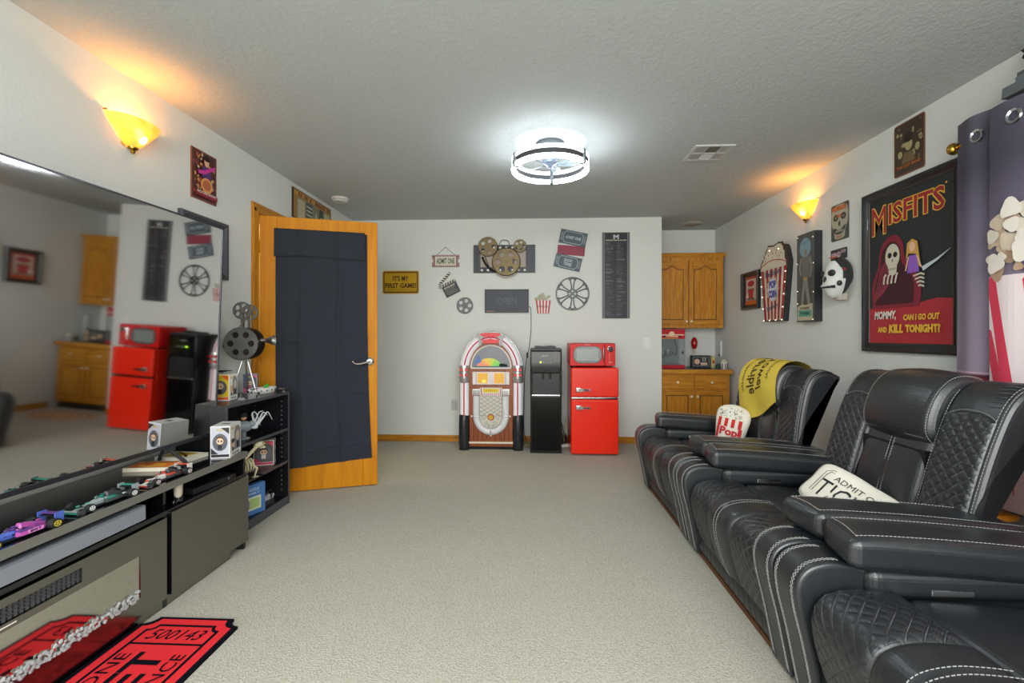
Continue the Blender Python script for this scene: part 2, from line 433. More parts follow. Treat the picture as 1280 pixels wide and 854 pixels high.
def make_recliner():
    t = thing('recliner', '', 'recliner', (XO, 0, 0))
    # base with wooden runner
    lb(MB().box((.880, -.45, 0), (1.80, .45, .022), mat('runner_wood', '5c3820', .6), .004), 'base_runner', t)
    b = MB()
    for k in range(1): b.grid(lambda u, v: (.885-.018*math.sin(PI*v)+.003*math.sin(u*90+3*math.sin(v*5))*(1-v)+.0, -.355+.71*u, .028+.085*v), 90, 8, M_leather)
    b.box((.886, -.355, .028), (1.0, .355, .12), M_leather)
    lb(b, 'base_panel', t)
    # footrest flap: quilted sides, smooth centre with twin stitching
    BY = .115
    def S(y, d, h):
        p, nn, tg = seatp.at(d); q = p+nn*h; return Vector((q.x, y, q.y))
    def dome(s_, w_, e=.03):          # rises from an edge
        return 1-math.exp(-max(0, s_)/e)
    L = seatp.L
    for sgn in (-1, 1):
        g = MB(); y0, y1 = BY, .352
        def f(u, v):
            y = y0+(y1-y0)*u; d = L*v
            e = min(dome(u*(y1-y0), 0, .012), dome((1-u)*(y1-y0), 0, .02), dome(v*L, 0, .02), dome((1-v)*L, 0, .02))
            return S(sgn*y, d, .012*e+quilt(y, d)*min(1, e*1.2)-.004)
        g.grid(f, 52, 120, M_leather); lb(g, 'quilted_footrest_side', t, sharp=0)
        g = MB()
        for k in range(-14, 26):
            for q in (1, -1):
                seg = []
                for i in range(31):
                    y = y0+.004+(y1-y0-.008)*i/30; d = (k*.046-y) if q > 0 else (y-k*.046)
                    if .012 < d < L-.012:
                        u = (y-y0)/(y1-y0); v = d/L; e = min(dome(u*(y1-y0), 0, .012), dome((1-u)*(y1-y0), 0, .02), dome(v*L, 0, .02), dome((1-v)*L, 0, .02)); seg.append(S(sgn*y, d, .012*e-.0032))
                if len(seg) > 2: g.tube(seg, .0009, M_qth, n=4)
        tag(lb(g, 'quilt_stitching', t, sharp=0), kind='stuff')
    g = MB()
    def f(u, v):
        y = -BY+2*BY*u; d = L*v
        e = min(dome(u*2*BY, 0, .014), dome((1-u)*2*BY, 0, .014), dome(v*L, 0, .02), dome((1-v)*L, 0, .02))
        h = .021*e-.004-.004*math.exp(-(y/.009)**2)
        h += .0012*noise.noise(Vector((y*60, d*14, 0)))*math.exp(-((v-.45)/.25)**2)
        return S(y, d, h)
    g.grid(f, 44, 60, M_leather); lb(g, 'footrest_centre', t, sharp=0)
    g = MB()
    for yy in (-.012, .012): dashes(g, [S(yy, L*k/60, .0175) for k in range(2, 59)], M_thread)
    tag(lb(g, 'footrest_stitching', t, sharp=0), kind='stuff')
    # block under the flap and the seat cushion
    lb(MB().box((.89, -.345, .1), (1.55, .345, .37), M_black), 'seat_box', t)
    sb = MB(); softbox(sb, (1.075, -.35, .29), (1.60, .35, .402), .035, .012, M_leather, 8, lambda p: Vector((p.x, p.y, p.z-.05*(p.x-1.07))))
    lb(sb, 'seat_cushion', t, sharp=0)
    # backrest
    front = [(1.475, .34), (1.515, .5), (1.565, .68), (1.612, .82), (1.655, .915), (1.705, .968), (1.765, .985), (1.825, .965)]
    fp = Path2(front, 8)
    def B(y, d, h):
        p, nn, tg = fp.at(d); q = p+nn*h; return Vector((q.x, y, q.y))
    rear = [(1.845, .935), (1.775, .84), (1.665, .71), (1.59, .60), (1.55, .5), (1.535, .34)]
    prof = [(v.x, v.y) for v in fp.p]+[(v.x, v.y) for v in crm([(1.825, .965)]+rear, 5)[1:]]
    for sgn in (-1, 1):
        y0, y1 = .175, .405
        g = MB(); ya, yb = (y0, y1) if sgn > 0 else (-y1, -y0)
        padsweep(g, prof, ya, yb, .028, M_leather, 4, .004, 4)
        lb(g, 'backrest_wing', t, sharp=0)
        Lb = fp.L; d0, d1 = .05, Lb*.70
        g = MB()
        def f(u, v):
            y = y0+.018+(y1-y0-.036)*u
            top = d1-.030*(2*abs(u-.5))**2.5; d = d0+(top-d0)*v
            e = min(dome(u*(y1-y0), 0, .01), dome((1-u)*(y1-y0), 0, .01), dome((1-v)*(d1-d0), 0, .01))
            return B(sgn*y, d, .001+.010*e+quilt(y, d, .046, .0048)*min(1, e*1.3))
        g.grid(f, 46, 110, M_leather); lb(g, 'quilted_wing_panel', t, sharp=0)
        g = MB(); Wp = y1-y0-.036
        for k in range(-16, 26):
            for q in (1, -1):
                seg = []
                for i in range(33):
                    y = y0+.020+(Wp-.004)*i/32; d = (k*.046-y) if q > 0 else (y-k*.046); u = (y-y0-.018)/Wp
                    top = d1-.030*(2*abs(u-.5))**2.5
                    if d0+.006 < d < top-.004:
                        e = min(dome(u*(y1-y0), 0, .01), dome((1-u)*(y1-y0), 0, .01), dome((1-(d-d0)/(top-d0))*(d1-d0), 0, .01)); seg.append(B(sgn*y, d, .0018+.010*e))
                if len(seg) > 2: g.tube(seg, .0009, M_qth, n=4)
        tag(lb(g, 'quilt_stitching', t, sharp=0), kind='stuff')
        g = MB()
        arch = [B(sgn*(y0+.018+(y1-y0-.036)*k/30), d1-.030*(2*abs(k/30-.5))**2.5+.004, .004) for k in range(31)]
        dashes(g, arch, M_thread, .011, .007, .0010)
        dashes(g, [B(sgn*(y1-.012), .05+(Lb-.12)*k/60, -.002) for k in range(61)], M_thread)
        dashes(g, [B(sgn*(y1-.022), .05+(Lb-.12)*k/60, .003) for k in range(61)], M_thread)
        dashes(g, [B(sgn*(y0+.012), .05+(Lb-.2)*k/60, .003) for k in range(61)], M_thread)
        tag(lb(g, 'wing_stitching', t, sharp=0), kind='stuff')
        g = MB().tube([B(sgn*(y1-.016), .03+(Lb-.05)*k/40, -.001) for k in range(41)], .004, M_leather, n=6)
        lb(g, 'wing_piping', t)
        # gathered pleats where the leather turns over the top
        g = MB()
        for k in range(9):
            d = Lb*(.74+.025*k); g.tube([B(sgn*(y1-.03), d, .0005), B(sgn*(y1-.055), d-.004, .0035), B(sgn*(y1-.085), d-.006, .0005)], .003, M_leather, n=5)
        lb(g, 'pleats', t)
    # lumbar panel with twin stitching
    g = MB()
    def f(u, v):
        y = -.172+.344*u; d = .04+(fp.L*.66-.04)*v
        e = min(dome(u*.344, 0, .015), dome((1-u)*.344, 0, .015))
        h = -.018+.030*e*(.7+.3*math.sin(PI*min(1, v*1.2)))-.003*math.exp(-(y/.010)**2)+.002*noise.noise(Vector((y*14, d*10, 3)))
        return B(y, d, h)
    g.grid(f, 50, 50, M_leather); lb(g, 'lumbar_panel', t, sharp=0)
    g = MB()
    for yy in (-.009, .009): dashes(g, [B(yy, .06+(fp.L*.66-.06)*k/60, .0095) for k in range(60)], M_thread)
    tag(lb(g, 'lumbar_stitching', t, sharp=0), kind='stuff')
    lb(MB().box((1.56, -.17, .3), (1.60, .17, .70), M_black), 'back_board', t)
    # headrest
    hp = crm([(1.585, .725), (1.555, .775), (1.565, .86), (1.605, .945), (1.67, 1.0), (1.745, 1.005), (1.805, .975), (1.80, .90), (1.70, .80), (1.63, .73)], 5, True)
    g = MB(); padsweep(g, [(v.x, v.y) for v in hp], -.185, .185, .045, M_leather, 6, .010, 10)
    lb(g, 'headrest', t, sharp=0)
    g = MB()
    for sgn in (-1, 1):
        pts = []
        for v, w_ in zip(hp[:28], hp[1:29]):
            tn = (w_-v).normalized(); nn = Vector((-tn.y, tn.x)); 
            q = v-nn*(-.001)+nn*(-.009); pts.append(Vector((q.x, sgn*.168, q.y)))
        pts = []
        for i in range(0, 29):
            tn = (hp[i+1]-hp[i-1]).normalized(); nn = Vector((-tn.y, tn.x)); q = hp[i]-nn*.0*1; q = hp[i]+(-nn)*.0
            c_ = Vector((1.68, .86)); di = (hp[i]-c_).normalized(); q = hp[i]-di*.0085; pts.append(Vector((q.x, sgn*.169, q.y)))
        dashes(g, pts, M_thread, .011, .007, .0011)
    dashes(g, [Vector((1.556, -.165+.33*k/30, .752)) for k in range(31)], M_greyth, .011, .007)
    tag(lb(g, 'headrest_stitching', t, sharp=0), kind='stuff')
    # rear shell
    lb(MB().box((1.60, -.36, .08), (1.80, .36, .42), M_black, .03), 'rear_shell', t)
    # arms
    for sgn in (-1, 1):
        def yy(a, b): return (a, b) if sgn > 0 else (-b, -a)
        ap = Path2([(.862, .02), (.846, .10), (.822, .22), (.794, .34), (.791, .41), (.820, .458), (.88, .480), (.96, .478)], 8)
        pr = [(v.x, v.y) for v in ap.p]+[(1.02, .46), (1.04, .40), (1.0, .2), (.98, .02)]
        ya, yb = yy(.366, .503); g = MB(); padsweep(g, pr, ya, yb, .014, M_leather, 4, 0, 3)
        lb(g, 'arm_front', t, sharp=0)
        g = MB()
        def A(y, d, h):
            p, nn, tg = ap.at(d); q = p+nn*h; return Vector((q.x, sgn*y, q.y))
        for y_ in (.393, .483):
            zigzag(g, [A(y_, ap.L*k/70, .0008) for k in range(2, 68)], (0, 1, 0), M_thread, .0065, .013, .0009)
        tag(lb(g, 'arm_stitching', t, sharp=0), kind='stuff')
        g = MB()
        for y_ in (.404, .494): g.tube([A(y_ if y_ > .45 else y_, ap.L*k/50, -.0012 if y_ < .45 else -.0025) for k in range(51)], .003, M_leather, n=6)
        lb(g, 'arm_piping', t)
        ya, yb = yy(.372, .500)
        lb(MB().box((.97, ya, .02), (1.86, yb, .45), M_leather, .02), 'arm_body', t)
        # inner under-pad roll
        ya, yb = yy(.338, .44); g = MB()
        softbox(g, (.985, ya, .385), (1.62, yb, .475), .03, .006, M_leather, 6)
        lb(g, 'arm_inner_roll', t, sharp=0)
        # console pad: nose is cut at a slant towards the seat
        def fpad(p):
            q = p.copy(); yl = abs(p.y); t_ = (yl-.32)/.185
            x = q.x; k = max(0, 1-(x-.93)/.12)
            q.x -= .032*k*(1-min(1, max(0, t_)))
            q.z -= .045*max(0, (x-1.0)/.65)
            return q
        ya, yb = yy(.318, .502); g = MB()
        softbox(g, (.948, ya, .478), (1.62, yb, .572), .026, .010, M_leather, 12, fpad, 0)
        lb(g, 'armrest_pad', t, sharp=0)
        g = MB()
        def pad(y, x, z): return fpad(Vector((x, sgn*y, z)))
        dashes(g, [pad(.345, .965+.66*k/40, .5745+.0065*math.sin(PI*k/40)) for k in range(41)], M_thread, .012, .008, .001)
        dashes(g, [pad(.478, .965+.66*k/40, .5745+.0065*math.sin(PI*k/40)) for k in range(41)], M_thread, .012, .008, .001)
        dashes(g, [pad(.345+.133*k/20, .968, .5725+.0065*math.sin(PI*k/20)) for k in range(21)], M_thread, .012, .008, .001)
        tag(lb(g, 'pad_stitching', t, sharp=0), kind='stuff')
        # control strip on the inner face
        g = MB().box((1.15, sgn*.336-.004, .405), (1.27, sgn*.336+.004, .425), M_chrome, .003)
        lb(g, 'control_strip', t)
    return t
rec = make_recliner()
RL = ['black leather recliner farthest from the camera, yellow towel over its headrest',
      'black leather recliner in the middle of the row, cream ticket cushion on its seat',
      'black leather recliner nearest the camera, cut off by the right frame edge']
RY = [3.075, 2.055, 1.035]
rec['label'] = RL[0]; rec['group'] = 'recliners in a row along the right wall'; rec.location = (XO, RY[0], 0)
for i in (1, 2):
    c = copy_tree(rec); c.location = (XO, RY[i], 0); c['label'] = RL[i]
# the farthest backrest stands more upright and a little shorter
for o in rec.children:
    if o.name.split('.')[0] in ('backrest_wing', 'quilted_wing_panel', 'wing_stitching', 'wing_piping', 'pleats', 'lumbar_panel', 'quilt_stitching', 'lumbar_stitching', 'back_board', 'headrest', 'headrest_stitching'):
        o.data = o.data.copy()
        for v in o.data.vertices:
            z = v.co.z
            if z > .42: v.co.x -= .17*(z-.42); v.co.z = .42+(z-.42)*.955
# yellow towel draped over the far headrest
M_towel = mat('yellow_towel', 'dcc352', .9, spec=.1); add_bump(M_towel, 500, .3, .002)
SHX = lambda x, z: x-.17*max(0, z-.42)
tp = Path2([(SHX(a, b), .42+(b-.42)*.955) for a, b in [(1.50, .56), (1.535, .66), (1.55, .78), (1.562, .86), (1.602, .95), (1.67, 1.008), (1.745, 1.018), (1.81, .99), (1.835, .95)]], 8)
def towel(u, v, h=0):
    # u 0 far edge .. 1 near edge ; v 0 bottom .. 1 rear
    y = 3.295-.365*u-.09*u*(1-v)+.05*(1-v)*(1-u)-.005*math.sin(v*9)
    start = .02+.19*u**1.4-.04*math.sin(u*PI)*.5
    d = start+(tp.L-start)*v
    p, nn, tg = tp.at(d); off = .012+h+.006*math.sin(u*9+v*4)*(1-v)+.010*max(0, u-.75)*4*(0 if v > .6 else 0)
    q = p+nn*off; return Vector((q.x, y, q.y))
tw = thing('towel', 'yellow cloth towel with dark lettering draped over the farthest recliner', 'towel', (0, 0, 0))
MB().grid(lambda u, v: towel(u, v), 40, 60, M_towel).grid(lambda u, v: towel(u, v, -.004), 40, 60, M_towel).build('cloth', tw, sharp=0)
M_tink = P('4a3a12', .9)
def tmap(a, b, d): # a along v, b along u
    return towel(min(1, max(0, b)), a, .003+d)
A_ = Art(mapf=tmap)
A_.text('Terrible', .52, .36, .50, .23, M_tink, rot=PI, bold=.01)
A_.text('Towel', .50, .60, .40, .16, M_tink, rot=PI, bold=.01)
A_.text('THE ORIGINAL', .55, .14, .5, .05, M_tink, rot=PI)
A_.text('ORIGINAL', .55, .80, .4, .06, M_tink, rot=PI)
A_.build('lettering', tw)
# cushions
def pillow(outline, th, n=40, m=None):
    # returns a surface mapping; outline: list of (x,z) closed, star-shaped about centre
    P_ = crm(outline, 6, True); c_ = Vector((sum(p.x for p in P_)/len(P_), sum(p.y for p in P_)/len(P_)))
    mb = MB(); K = len(P_)
    for s_ in (-1, 1):
        mb.grid(lambda u, v: (lambda p: (p.x, s_*th*(1-v**2.4)**.5, p.y))(c_+(P_[round(u*K) % K]-c_)*v), K, 14, m, closeu=True)
    return mb, c_, P_
def pmap(c_, P_, th):
    angs = [math.atan2(p.y-c_.y, p.x-c_.x) for p in P_]; rad = [(p-c_).length for p in P_]
    def f(x, z, d):
        v = Vector((x, z))-c_; a = math.atan2(v.y, v.x); best = min(range(len(angs)), key=lambda i: abs((angs[i]-a+PI) % (2*PI)-PI))
        r = min(.98, v.length/rad[best]); return Vector((x, -th*(1-r**2.4)**.5-.0015-d, z))
    return f
M_canvas = mat('cream_canvas', 'ddd8cb', .9, spec=.1); add_bump(M_canvas, 400, .25, .001)
M_red, M_ink = P('c0262b', .8), P('2c2a2a', .8)
pc = thing('cushion', 'popcorn box shaped cushion with red lettering standing on the farthest recliner', 'cushion', (1.33, 3.20, .375))
mb, c_, P_ = pillow([(-.09, 0), (0, -.004), (.09, 0), (.10, .08), (.118, .18), (.125, .25), (.10, .30), (.04, .325), (-.03, .325), (-.10, .30), (-.125, .25), (-.118, .18), (-.10, .08)], .05, m=M_canvas)
Mx = Matrix.Rotation(R(-14), 4, 'X'); pc.scale = (.88, .9, .96); pc.rotation_euler = (R(-10), R(9), R(-38))
mb.build('cover', pc, sharp=0)
A_ = Art(mapf=pmap(c_, P_, .05))
def cells(A, x0, z0, x1, z1, m, n=6, sk=0):
    for i in range(n):
        for j in range(n):
            a, b = x0+(x1-x0)*i/n, x0+(x1-x0)*(i+1)/n; c, d = z0+(z1-z0)*j/n, z0+(z1-z0)*(j+1)/n
            A.poly([(a+sk*c, c), (b+sk*c, c), (b+sk*d, d), (a+sk*d, d)], m); A.k -= 1
    A.k += 1
for k in range(4): cells(A_, -.092+k*.05, .165, -.067+k*.05, .225, M_red, 4)
cells(A_, -.092, .01, -.072, .165, M_red, 4); cells(A_, .065, .01, .09, .165, M_red, 4)
A_.text('Pop', 0, .125, .13, .075, M_red, bold=.04); A_.text('CORN', 0, .045, .13, .055, M_red, bold=.04)
for k in range(46):
    x, z = random.uniform(-.095, .095), random.uniform(.235, .305)
    a = random.uniform(0, 6); A_.line([(x, z), (x+.008*math.cos(a), z+.008*math.sin(a)), (x+.012*math.cos(a+.9), z+.012*math.sin(a+.9))], .002, M_ink); A_.k -= 1
A_.build('print', pc)
pt = thing('cushion', 'cream cushion printed as an admission ticket leaning in the middle recliner', 'cushion', (1.385, 2.02, .430))
w_, h_ = .20, .115
mb, c_, P_ = pillow([(-w_, -h_*.8), (-w_*.5, -h_), (0, -h_), (w_*.5, -h_), (w_, -h_*.8), (w_*1.03, 0), (w_, h_*.8), (w_*.5, h_), (0, h_), (-w_*.5, h_), (-w_, h_*.8), (-w_*1.03, 0)], .05, m=M_canvas)
pt.rotation_euler = (R(-44), R(20), R(-66))
mb.build('cover', pt, sharp=0)
A_ = Art(mapf=pmap(c_, P_, .05))
for q in (.0, .012):
    A_.line([(-w_*.8+q, -h_*.55), (-w_*.8+q, h_*.45-q), (-w_*.7, h_*.62-q), (w_*.7, h_*.62-q), (w_*.8-q, h_*.45-q), (w_*.8-q, -h_*.55)], .0028, M_ink)
A_.text('TICKET', 0, -.025, .29, .085, M_ink); A_.text('ADMIT ONE', 0, .042, .22, .026, M_ink)
A_.text('FOR THE MOVIES', 0, -.088, .22, .018, M_ink)
A_.build('print', pt)
# ================================================================ left side: television, media console, bookcase
M_bezel = mat('television_bezel', '4a4a50', .3, .7)
tv = thing('television', 'very large flat television with a black glossy screen reflecting the room', 'television', (-1.795, 1.435, .608), R(-.65))
TL, TH_ = 2.09, 1.155
tilt = Matrix.Rotation(R(2.3), 4, 'Y')
def tvb(mb, name, **k): return mb.xf(tilt).build(name, tv, **k)
tvb(MB().box((-.055, -TL/2+.02, .02), (-.008, TL/2-.02, TH_-.02), M_dark, .01), 'back_shell')
tvb(MB().box((-.006, -TL/2+.006, .018), (.002, TL/2-.006, TH_-.006), M_mirror), 'screen')
fr = MB().box((-.01, -TL/2, 0), (.006, TL/2, .020), M_bezel, .002).box((-.01, -TL/2, TH_-.007), (.006, TL/2, TH_), M_bezel)
fr.box((-.01, -TL/2, 0), (.006, -TL/2+.007, TH_), M_bezel).box((-.01, TL/2-.007, 0), (.006, TL/2, TH_), M_bezel)
tvb(fr, 'bezel')
for y, s_ in ((.70, 1), (-.72, -1)):
    f = MB().tube([(.195, y+.02-.12, -.063), (.10, y, -.056), (-.02, y+.02, .01), (-.06, y+.035, -.063)], .009, M_bezel, n=6)
    f.build('foot', tv)
# media console
M_conbl = mat('console_black_gloss', '0c0d10', .09, spec=.7, coat=.4)
con = thing('media_console', 'long glossy black and grey media console with an open shelf under the television', 'media console', (0, 0, 0))
CY0, CY1 = .25, 2.42
MB().box((-1.96, CY0, .502), (-1.562, CY1, .530), M_conbl).box((-1.562, CY0, .500), (-1.556, CY1, .531), M_slabedge, .001).build('top_board', con)
MB().box((-1.96, CY0, .394), (-1.565, CY1, .412), M_conbl).build('middle_board', con)
MB().box((-1.975, CY0, .0), (-1.96, CY1, .530), M_conbl).build('back_board', con)
MB().box((-1.96, 1.868, 0), (-1.570, 1.886, .394), M_conbl).build('partition', con)
MB().box((-1.96, 1.90, .412), (-1.60, 1.915, .502), M_conbl).build('partition', con)
for y in (CY0, CY1-.018): MB().box((-1.96, y, 0), (-1.57, y+.018, .502), M_conbl).build('side_board', con)
MB().box((-1.96, CY0, 0), (-1.572, 2.30, .045), M_panel).build('plinth', con)
MB().box((-1.572, 1.890, .047), (-1.552, CY1, .400), M_panel, .0015).build('door', con)
# fireplace front: frame pieces round the glass
ff = MB().box((-1.572, CY0, .290), (-1.552, 1.864, .312), M_panel).box((-1.572, 1.50, .312), (-1.552, 1.864, .388), M_panel).box((-1.572, CY0, .362), (-1.552, 1.50, .388), M_panel).box((-1.572, .6, .312), (-1.552, .62, .362), M_panel)
ff.box((-1.572, 1.735, .047), (-1.552, 1.864, .290), M_panel).box((-1.572, CY0, .047), (-1.552, 1.735, .118), M_panel)
ff.build('fireplace_front', con)
gl = MB().box((-1.566, CY0, .118), (-1.556, 1.735, .290), mat('fireplace_glass', 'c9c7bd', .06, 1)).build('fireplace_glass', con)
gr = MB().box((-1.60, .62, .312), (-1.575, 1.50, .362), M_dark)
for k in range(56):
    y = .625+k*.0157; gr.box((-1.575, y, .314), (-1.560, y+.010, .360), mat('grille_metal', '6d7076', .35, .8))
for z in (.324, .336, .348): gr.box((-1.566, .62, z), (-1.560, 1.50, z+.003), mat('grille_metal'))
tag(gr.build('heater_grille', con), 'metal heater grille')
MB().box((-1.5525, 1.235, .300), (-1.5515, 1.30, .304), P('d8d8d4')).build('badge', con)
M_ice = mat('crystal', 'dde2e3', .06, spec=.8, trans=.6, ior=1.35)
cr = MB(); random.seed(3)
for k in range(620):
    y = random.uniform(CY0+.03, 1.725); z = .122+random.random()**1.6*.034; r = random.uniform(.0045, .0085)
    cr.ball((-1.552+random.uniform(-.001, .006), y, z), r, M_ice, n=6, sc=(.6, 1, .9), jit=.28)
tag(cr.build('crystals', con, sharp=0), 'pile of clear crystal lumps behind the fireplace glass', kind='stuff')
# soundbar, set-top device, candle glass
sb = thing('soundbar', 'long flat grey soundbar lying in the open shelf of the console', 'speaker', (-1.60, 1.18, .412))
MB().box((-.05, -.59, .006), (.04, .59, .068), mat('soundbar_grey', '6e747d', .45, .2), .006).build('body', sb)
MB().box((.040, -.585, .010), (.0415, .585, .060), mat('grille_cloth', '7d838c', .7)).build('front_grille', sb)
MB().box((-.04, -.55, 0), (.03, -.5, .006), M_dark).box((-.04, .5, 0), (.03, .55, .006), M_dark).build('rubber_feet', sb)
st = thing('set_top_box', 'slim black media player lying in the console shelf near the bookcase', 'media player', (-1.66, 2.2, .4125), R(-8))
MB().box((-.09, -.13, .003), (.09, .13, .030), M_black, .004).build('body', st)
MB().box((-.085, -.12, 0), (.085, .12, .0035), M_dark).build('base', st)
MB().cyl((.0905, .08, .017), (.093, .08, .017), .006, M_steel, n=10).build('button', st)
cg = thing('candle_glass', 'small clear glass holding a cream candle in front of the console shelf', 'candle', (-1.592, 1.975, .4125))
MB().lathe([(.017, 0), (.019, .004), (.0205, .085), (.0188, .085), (.017, .008), (.002, .006)], M_glass, n=20, cap=False).build('glass', cg)
MB().lathe([(.0005, .022), (.009, .024), (.0155, .034), (.0168, .052), (.0172, .082), (.0005, .082)], P('cfc6b2', .6), n=20, cap=False).build('candle', cg)
# flat boxed books under the screen
def flat_book(label, loc, rz, sx, sy, h, cov, deco):
    t = thing('book', label, 'book', loc, rz, None)
    MB().box((-sx/2+.002, -sy/2+.002, .002), (sx/2-.002, sy/2-.002, h-.002), P('d6cfbe', .8)).build('pages', t)
    MB().box((-sx/2, -sy/2, h-.002), (sx/2, sy/2, h), P(cov, .35)).box((-sx/2, -sy/2, 0), (sx/2, sy/2, .002), P(cov, .35)).box((-sx/2, -sy/2, 0), (-sx/2+.002, sy/2, h), P(cov, .35)).build('cover', t)
    A_ = Art(M=Matrix(((1, 0, 0, 0), (0, 0, 1, 0), (0, -1, 0, 0), (0, 0, 0, 1))), y=-h)
    deco(A_); A_.build('cover_print', t)
    return t
def d1(A):
    A.rect(-.092, -.05, .092, .05, P('e07a2c', .4)); A.ell(0, -.01, .06, .035, P('e8a43a', .4)); A.rect(-.07, .030, .07, .042, P('7a2418', .4)); A.ell(-.02, 0, .02, .016, P('b8471e', .4))
def d2(A):
    A.rect(-.092, -.052, .092, .052, P('e9e2c6', .4)); A.poly([(-.07, -.045), (.02, -.04), (.07, .035), (-.01, .045), (-.05, .02)], P('b99a2c', .4)); A.line([(-.06, .04), (.02, .0), (.06, -.04)], .014, P('5b3a26', .4))
flat_book('flat orange boxed book lying under the television screen', (-1.80, 2.085, .5305), R(7), .20, .115, .018, 'd9c9b0', d1)
flat_book('flat cream boxed book lying nearest the bookcase under the screen', (-1.81, 2.272, .5305), R(-6), .20, .12, .016, 'd8d8d2', d2)
# toy racing cars, nose towards the camera (local -y)
def race_car(label, loc, rz, c1, c2, c3, rim, word=None, wc=None, sc=1.0):
    t = thing('toy_race_car', label, 'toy car', loc, rz, 'toy racing cars on the console')
    a, b, c = P(c1, .3), P(c2, .3), P(c3, .3); k = mat('toy_black', '17181a', .4); ty = mat('tyre', '1a1a1b', .6); rm = P(rim, .3)
    # floor and body
    S = Matrix.Diagonal((sc*.92, sc*.92, sc*.80, 1))
    def bd(mb, n, lab=None, **kw):
        o = mb.xf(S).build(n, t, **kw)
        if lab: tag(o, lab)
        return o
    bd(MB().prism([(-.026, .004), (.026, .004), (.026, .008), (-.026, .008)], -.05, .09, k), 'floor_board')
    g = MB(); secs = [(-.125, .004, .008, .013), (-.10, .006, .010, .018), (-.055, .010, .010, .026), (-.02, .014, .010, .034), (.0, .014, .010, .030)]
    def loft(g, secs, m):
        vs = []; 
        for y, hw, z0, z1 in secs: vs += [(-hw, y, z0), (hw, y, z0), (hw, y, (z0+2*z1)/3), (hw*.6, y, z1), (-hw*.6, y, z1), (-hw, y, (z0+2*z1)/3)]
        n = 6; fs = [(j*n+i, j*n+(i+1) % n, (j+1)*n+(i+1) % n, (j+1)*n+i) for j in range(len(secs)-1) for i in range(n)]
        fs += [list(range(n)), [(len(secs)-1)*n+i for i in range(n)]]; g.add(vs, fs, m)
    loft(g, secs, a); bd(g, 'nose')
    g = MB(); loft(g, [(.0, .010, .010, .030), (.012, .012, .012, .052), (.04, .010, .012, .046), (.09, .004, .012, .026)], b); bd(g, 'engine_cover')
    g = MB()
    for s_ in (-1, 1):
        h = MB(); loft(h, [(-.012, .004, .010, .026), (.0, .011, .010, .030), (.04, .010, .010, .028), (.085, .003, .010, .016)], b)
        h.xf(Matrix.Translation((s_*.022, 0, 0))); g.add(h.v, h.f, b)
        g.box((s_*.022-.011, -.008, .026), (s_*.022+.011, .03, .0305), c)
    bd(g, 'sidepods')
    g = MB().box((-.045, -.135, .006), (.045, -.118, .008), c).box((-.043, -.130, .011), (.043, -.116, .013), a)
    for s_ in (-1, 1): g.box((s_*.045-.0015, -.138, .004), (s_*.045+.0015, -.108, .020), b)
    bd(g, 'front_wing')
    g = MB().box((-.034, .105, .048), (.034, .122, .051), c).box((-.034, .100, .040), (.034, .115, .043), k)
    for s_ in (-1, 1): g.box((s_*.035-.0015, .095, .018), (s_*.035+.0015, .125, .056), a)
    g.box((-.003, .098, .015), (.003, .108, .045), k)
    bd(g, 'rear_wing')
    g = MB().tube(crm([(-.012, .004, .034), (-.012, -.010, .046), (0, -.022, .047), (.012, -.010, .046), (.012, .004, .034)], 4), .0018, k, n=6).cyl((0, -.022, .047), (0, -.028, .030), .0016, k, n=6)
    bd(g, 'halo')
    bd(MB().ball((0, -.004, .040), .009, c, n=10), 'helmet')
    g = MB(); rs_ = random.Random(len(label)*7)
    for kk in range(34):
        y = rs_.uniform(-.10, .11); x = rs_.uniform(-.030, .030)*(1 if y > -.02 else .4); z = .014+rs_.random()*.020*(1 if y > -.02 else .5); q = rs_.uniform(.0015, .004)
        g.box((x-q, y-q*1.6, z), (x+q, y+q*1.6, z+q*1.5), rs_.choice([a, b, c, mat('toy_black'), P('c9c9c9', .3)]))
    tag(bd(g, 'small_bricks'), kind='stuff')
    for y, rr, hw in ((-.088, .0175, .010), (.088, .019, .013)):
        for s_ in (-1, 1):
            x = s_*.043
            g = MB().lathe([(rr*.55, x-hw), (rr*.95, x-hw), (rr, x-hw*.7), (rr, x+hw*.7), (rr*.95, x+hw), (rr*.55, x+hw)], ty, c=(0, y, rr), axis='x', n=18, cap=True)
            o = bd(g, 'wheel')
            g = MB().lathe([(rr*.62, -.0008), (rr*.62, .0008), (rr*.5, .0008), (rr*.5, -.0008)], rm, c=(x+s_*(hw+.0005), y, rr), axis='x', n=18, cap=False)
            for q in range(5): g.box((x+s_*(hw+.0005)-.0008, y-.0012, rr), (x+s_*(hw+.0005)+.0008, y+.0012, rr+rr*.5), rm, rot=Matrix.Rotation(2*PI*q/5, 3, 'X'), piv=(x, y, rr))
            g.xf(S).build('rim', o)
        g = MB()
        for s_ in (-1, 1): g.cyl((0, y+.004, .020), (s_*.038, y, rr), .0014, k, n=5).cyl((0, y-.012, .014), (s_*.038, y, rr*.8), .0014, k, n=5)
        bd(g, 'suspension')
    if word:
        A_ = Art(M=Matrix(((0, -1, 0, .0), (1, 0, 0, .036), (0, 0, 1, .0), (0, 0, 0, 1))), y=-.0335)
        A_.rect(-.022, .011, .026, .026, P(wc[0], .4)); A_.text(word, .002, .0185, .034, .010, P(wc[1], .4), bold=.05); bd(A_.mb, 'side_print', None, sharp=0)
    return t
race_car('pink, purple and blue toy racing car nearest the camera on the console', (-1.612, 1.345, .5305), R(-3), '4a62b4', 'a84c98', '5c3c84', 'b8ab3c', 'BWT', ('e083c8', '2c2350'))
race_car('black, silver and teal toy racing car in the middle of three', (-1.615, 1.64, .5305), R(-4), '8d9698', '3c4244', '1f8876', 'd5dcd8', sc=.98)
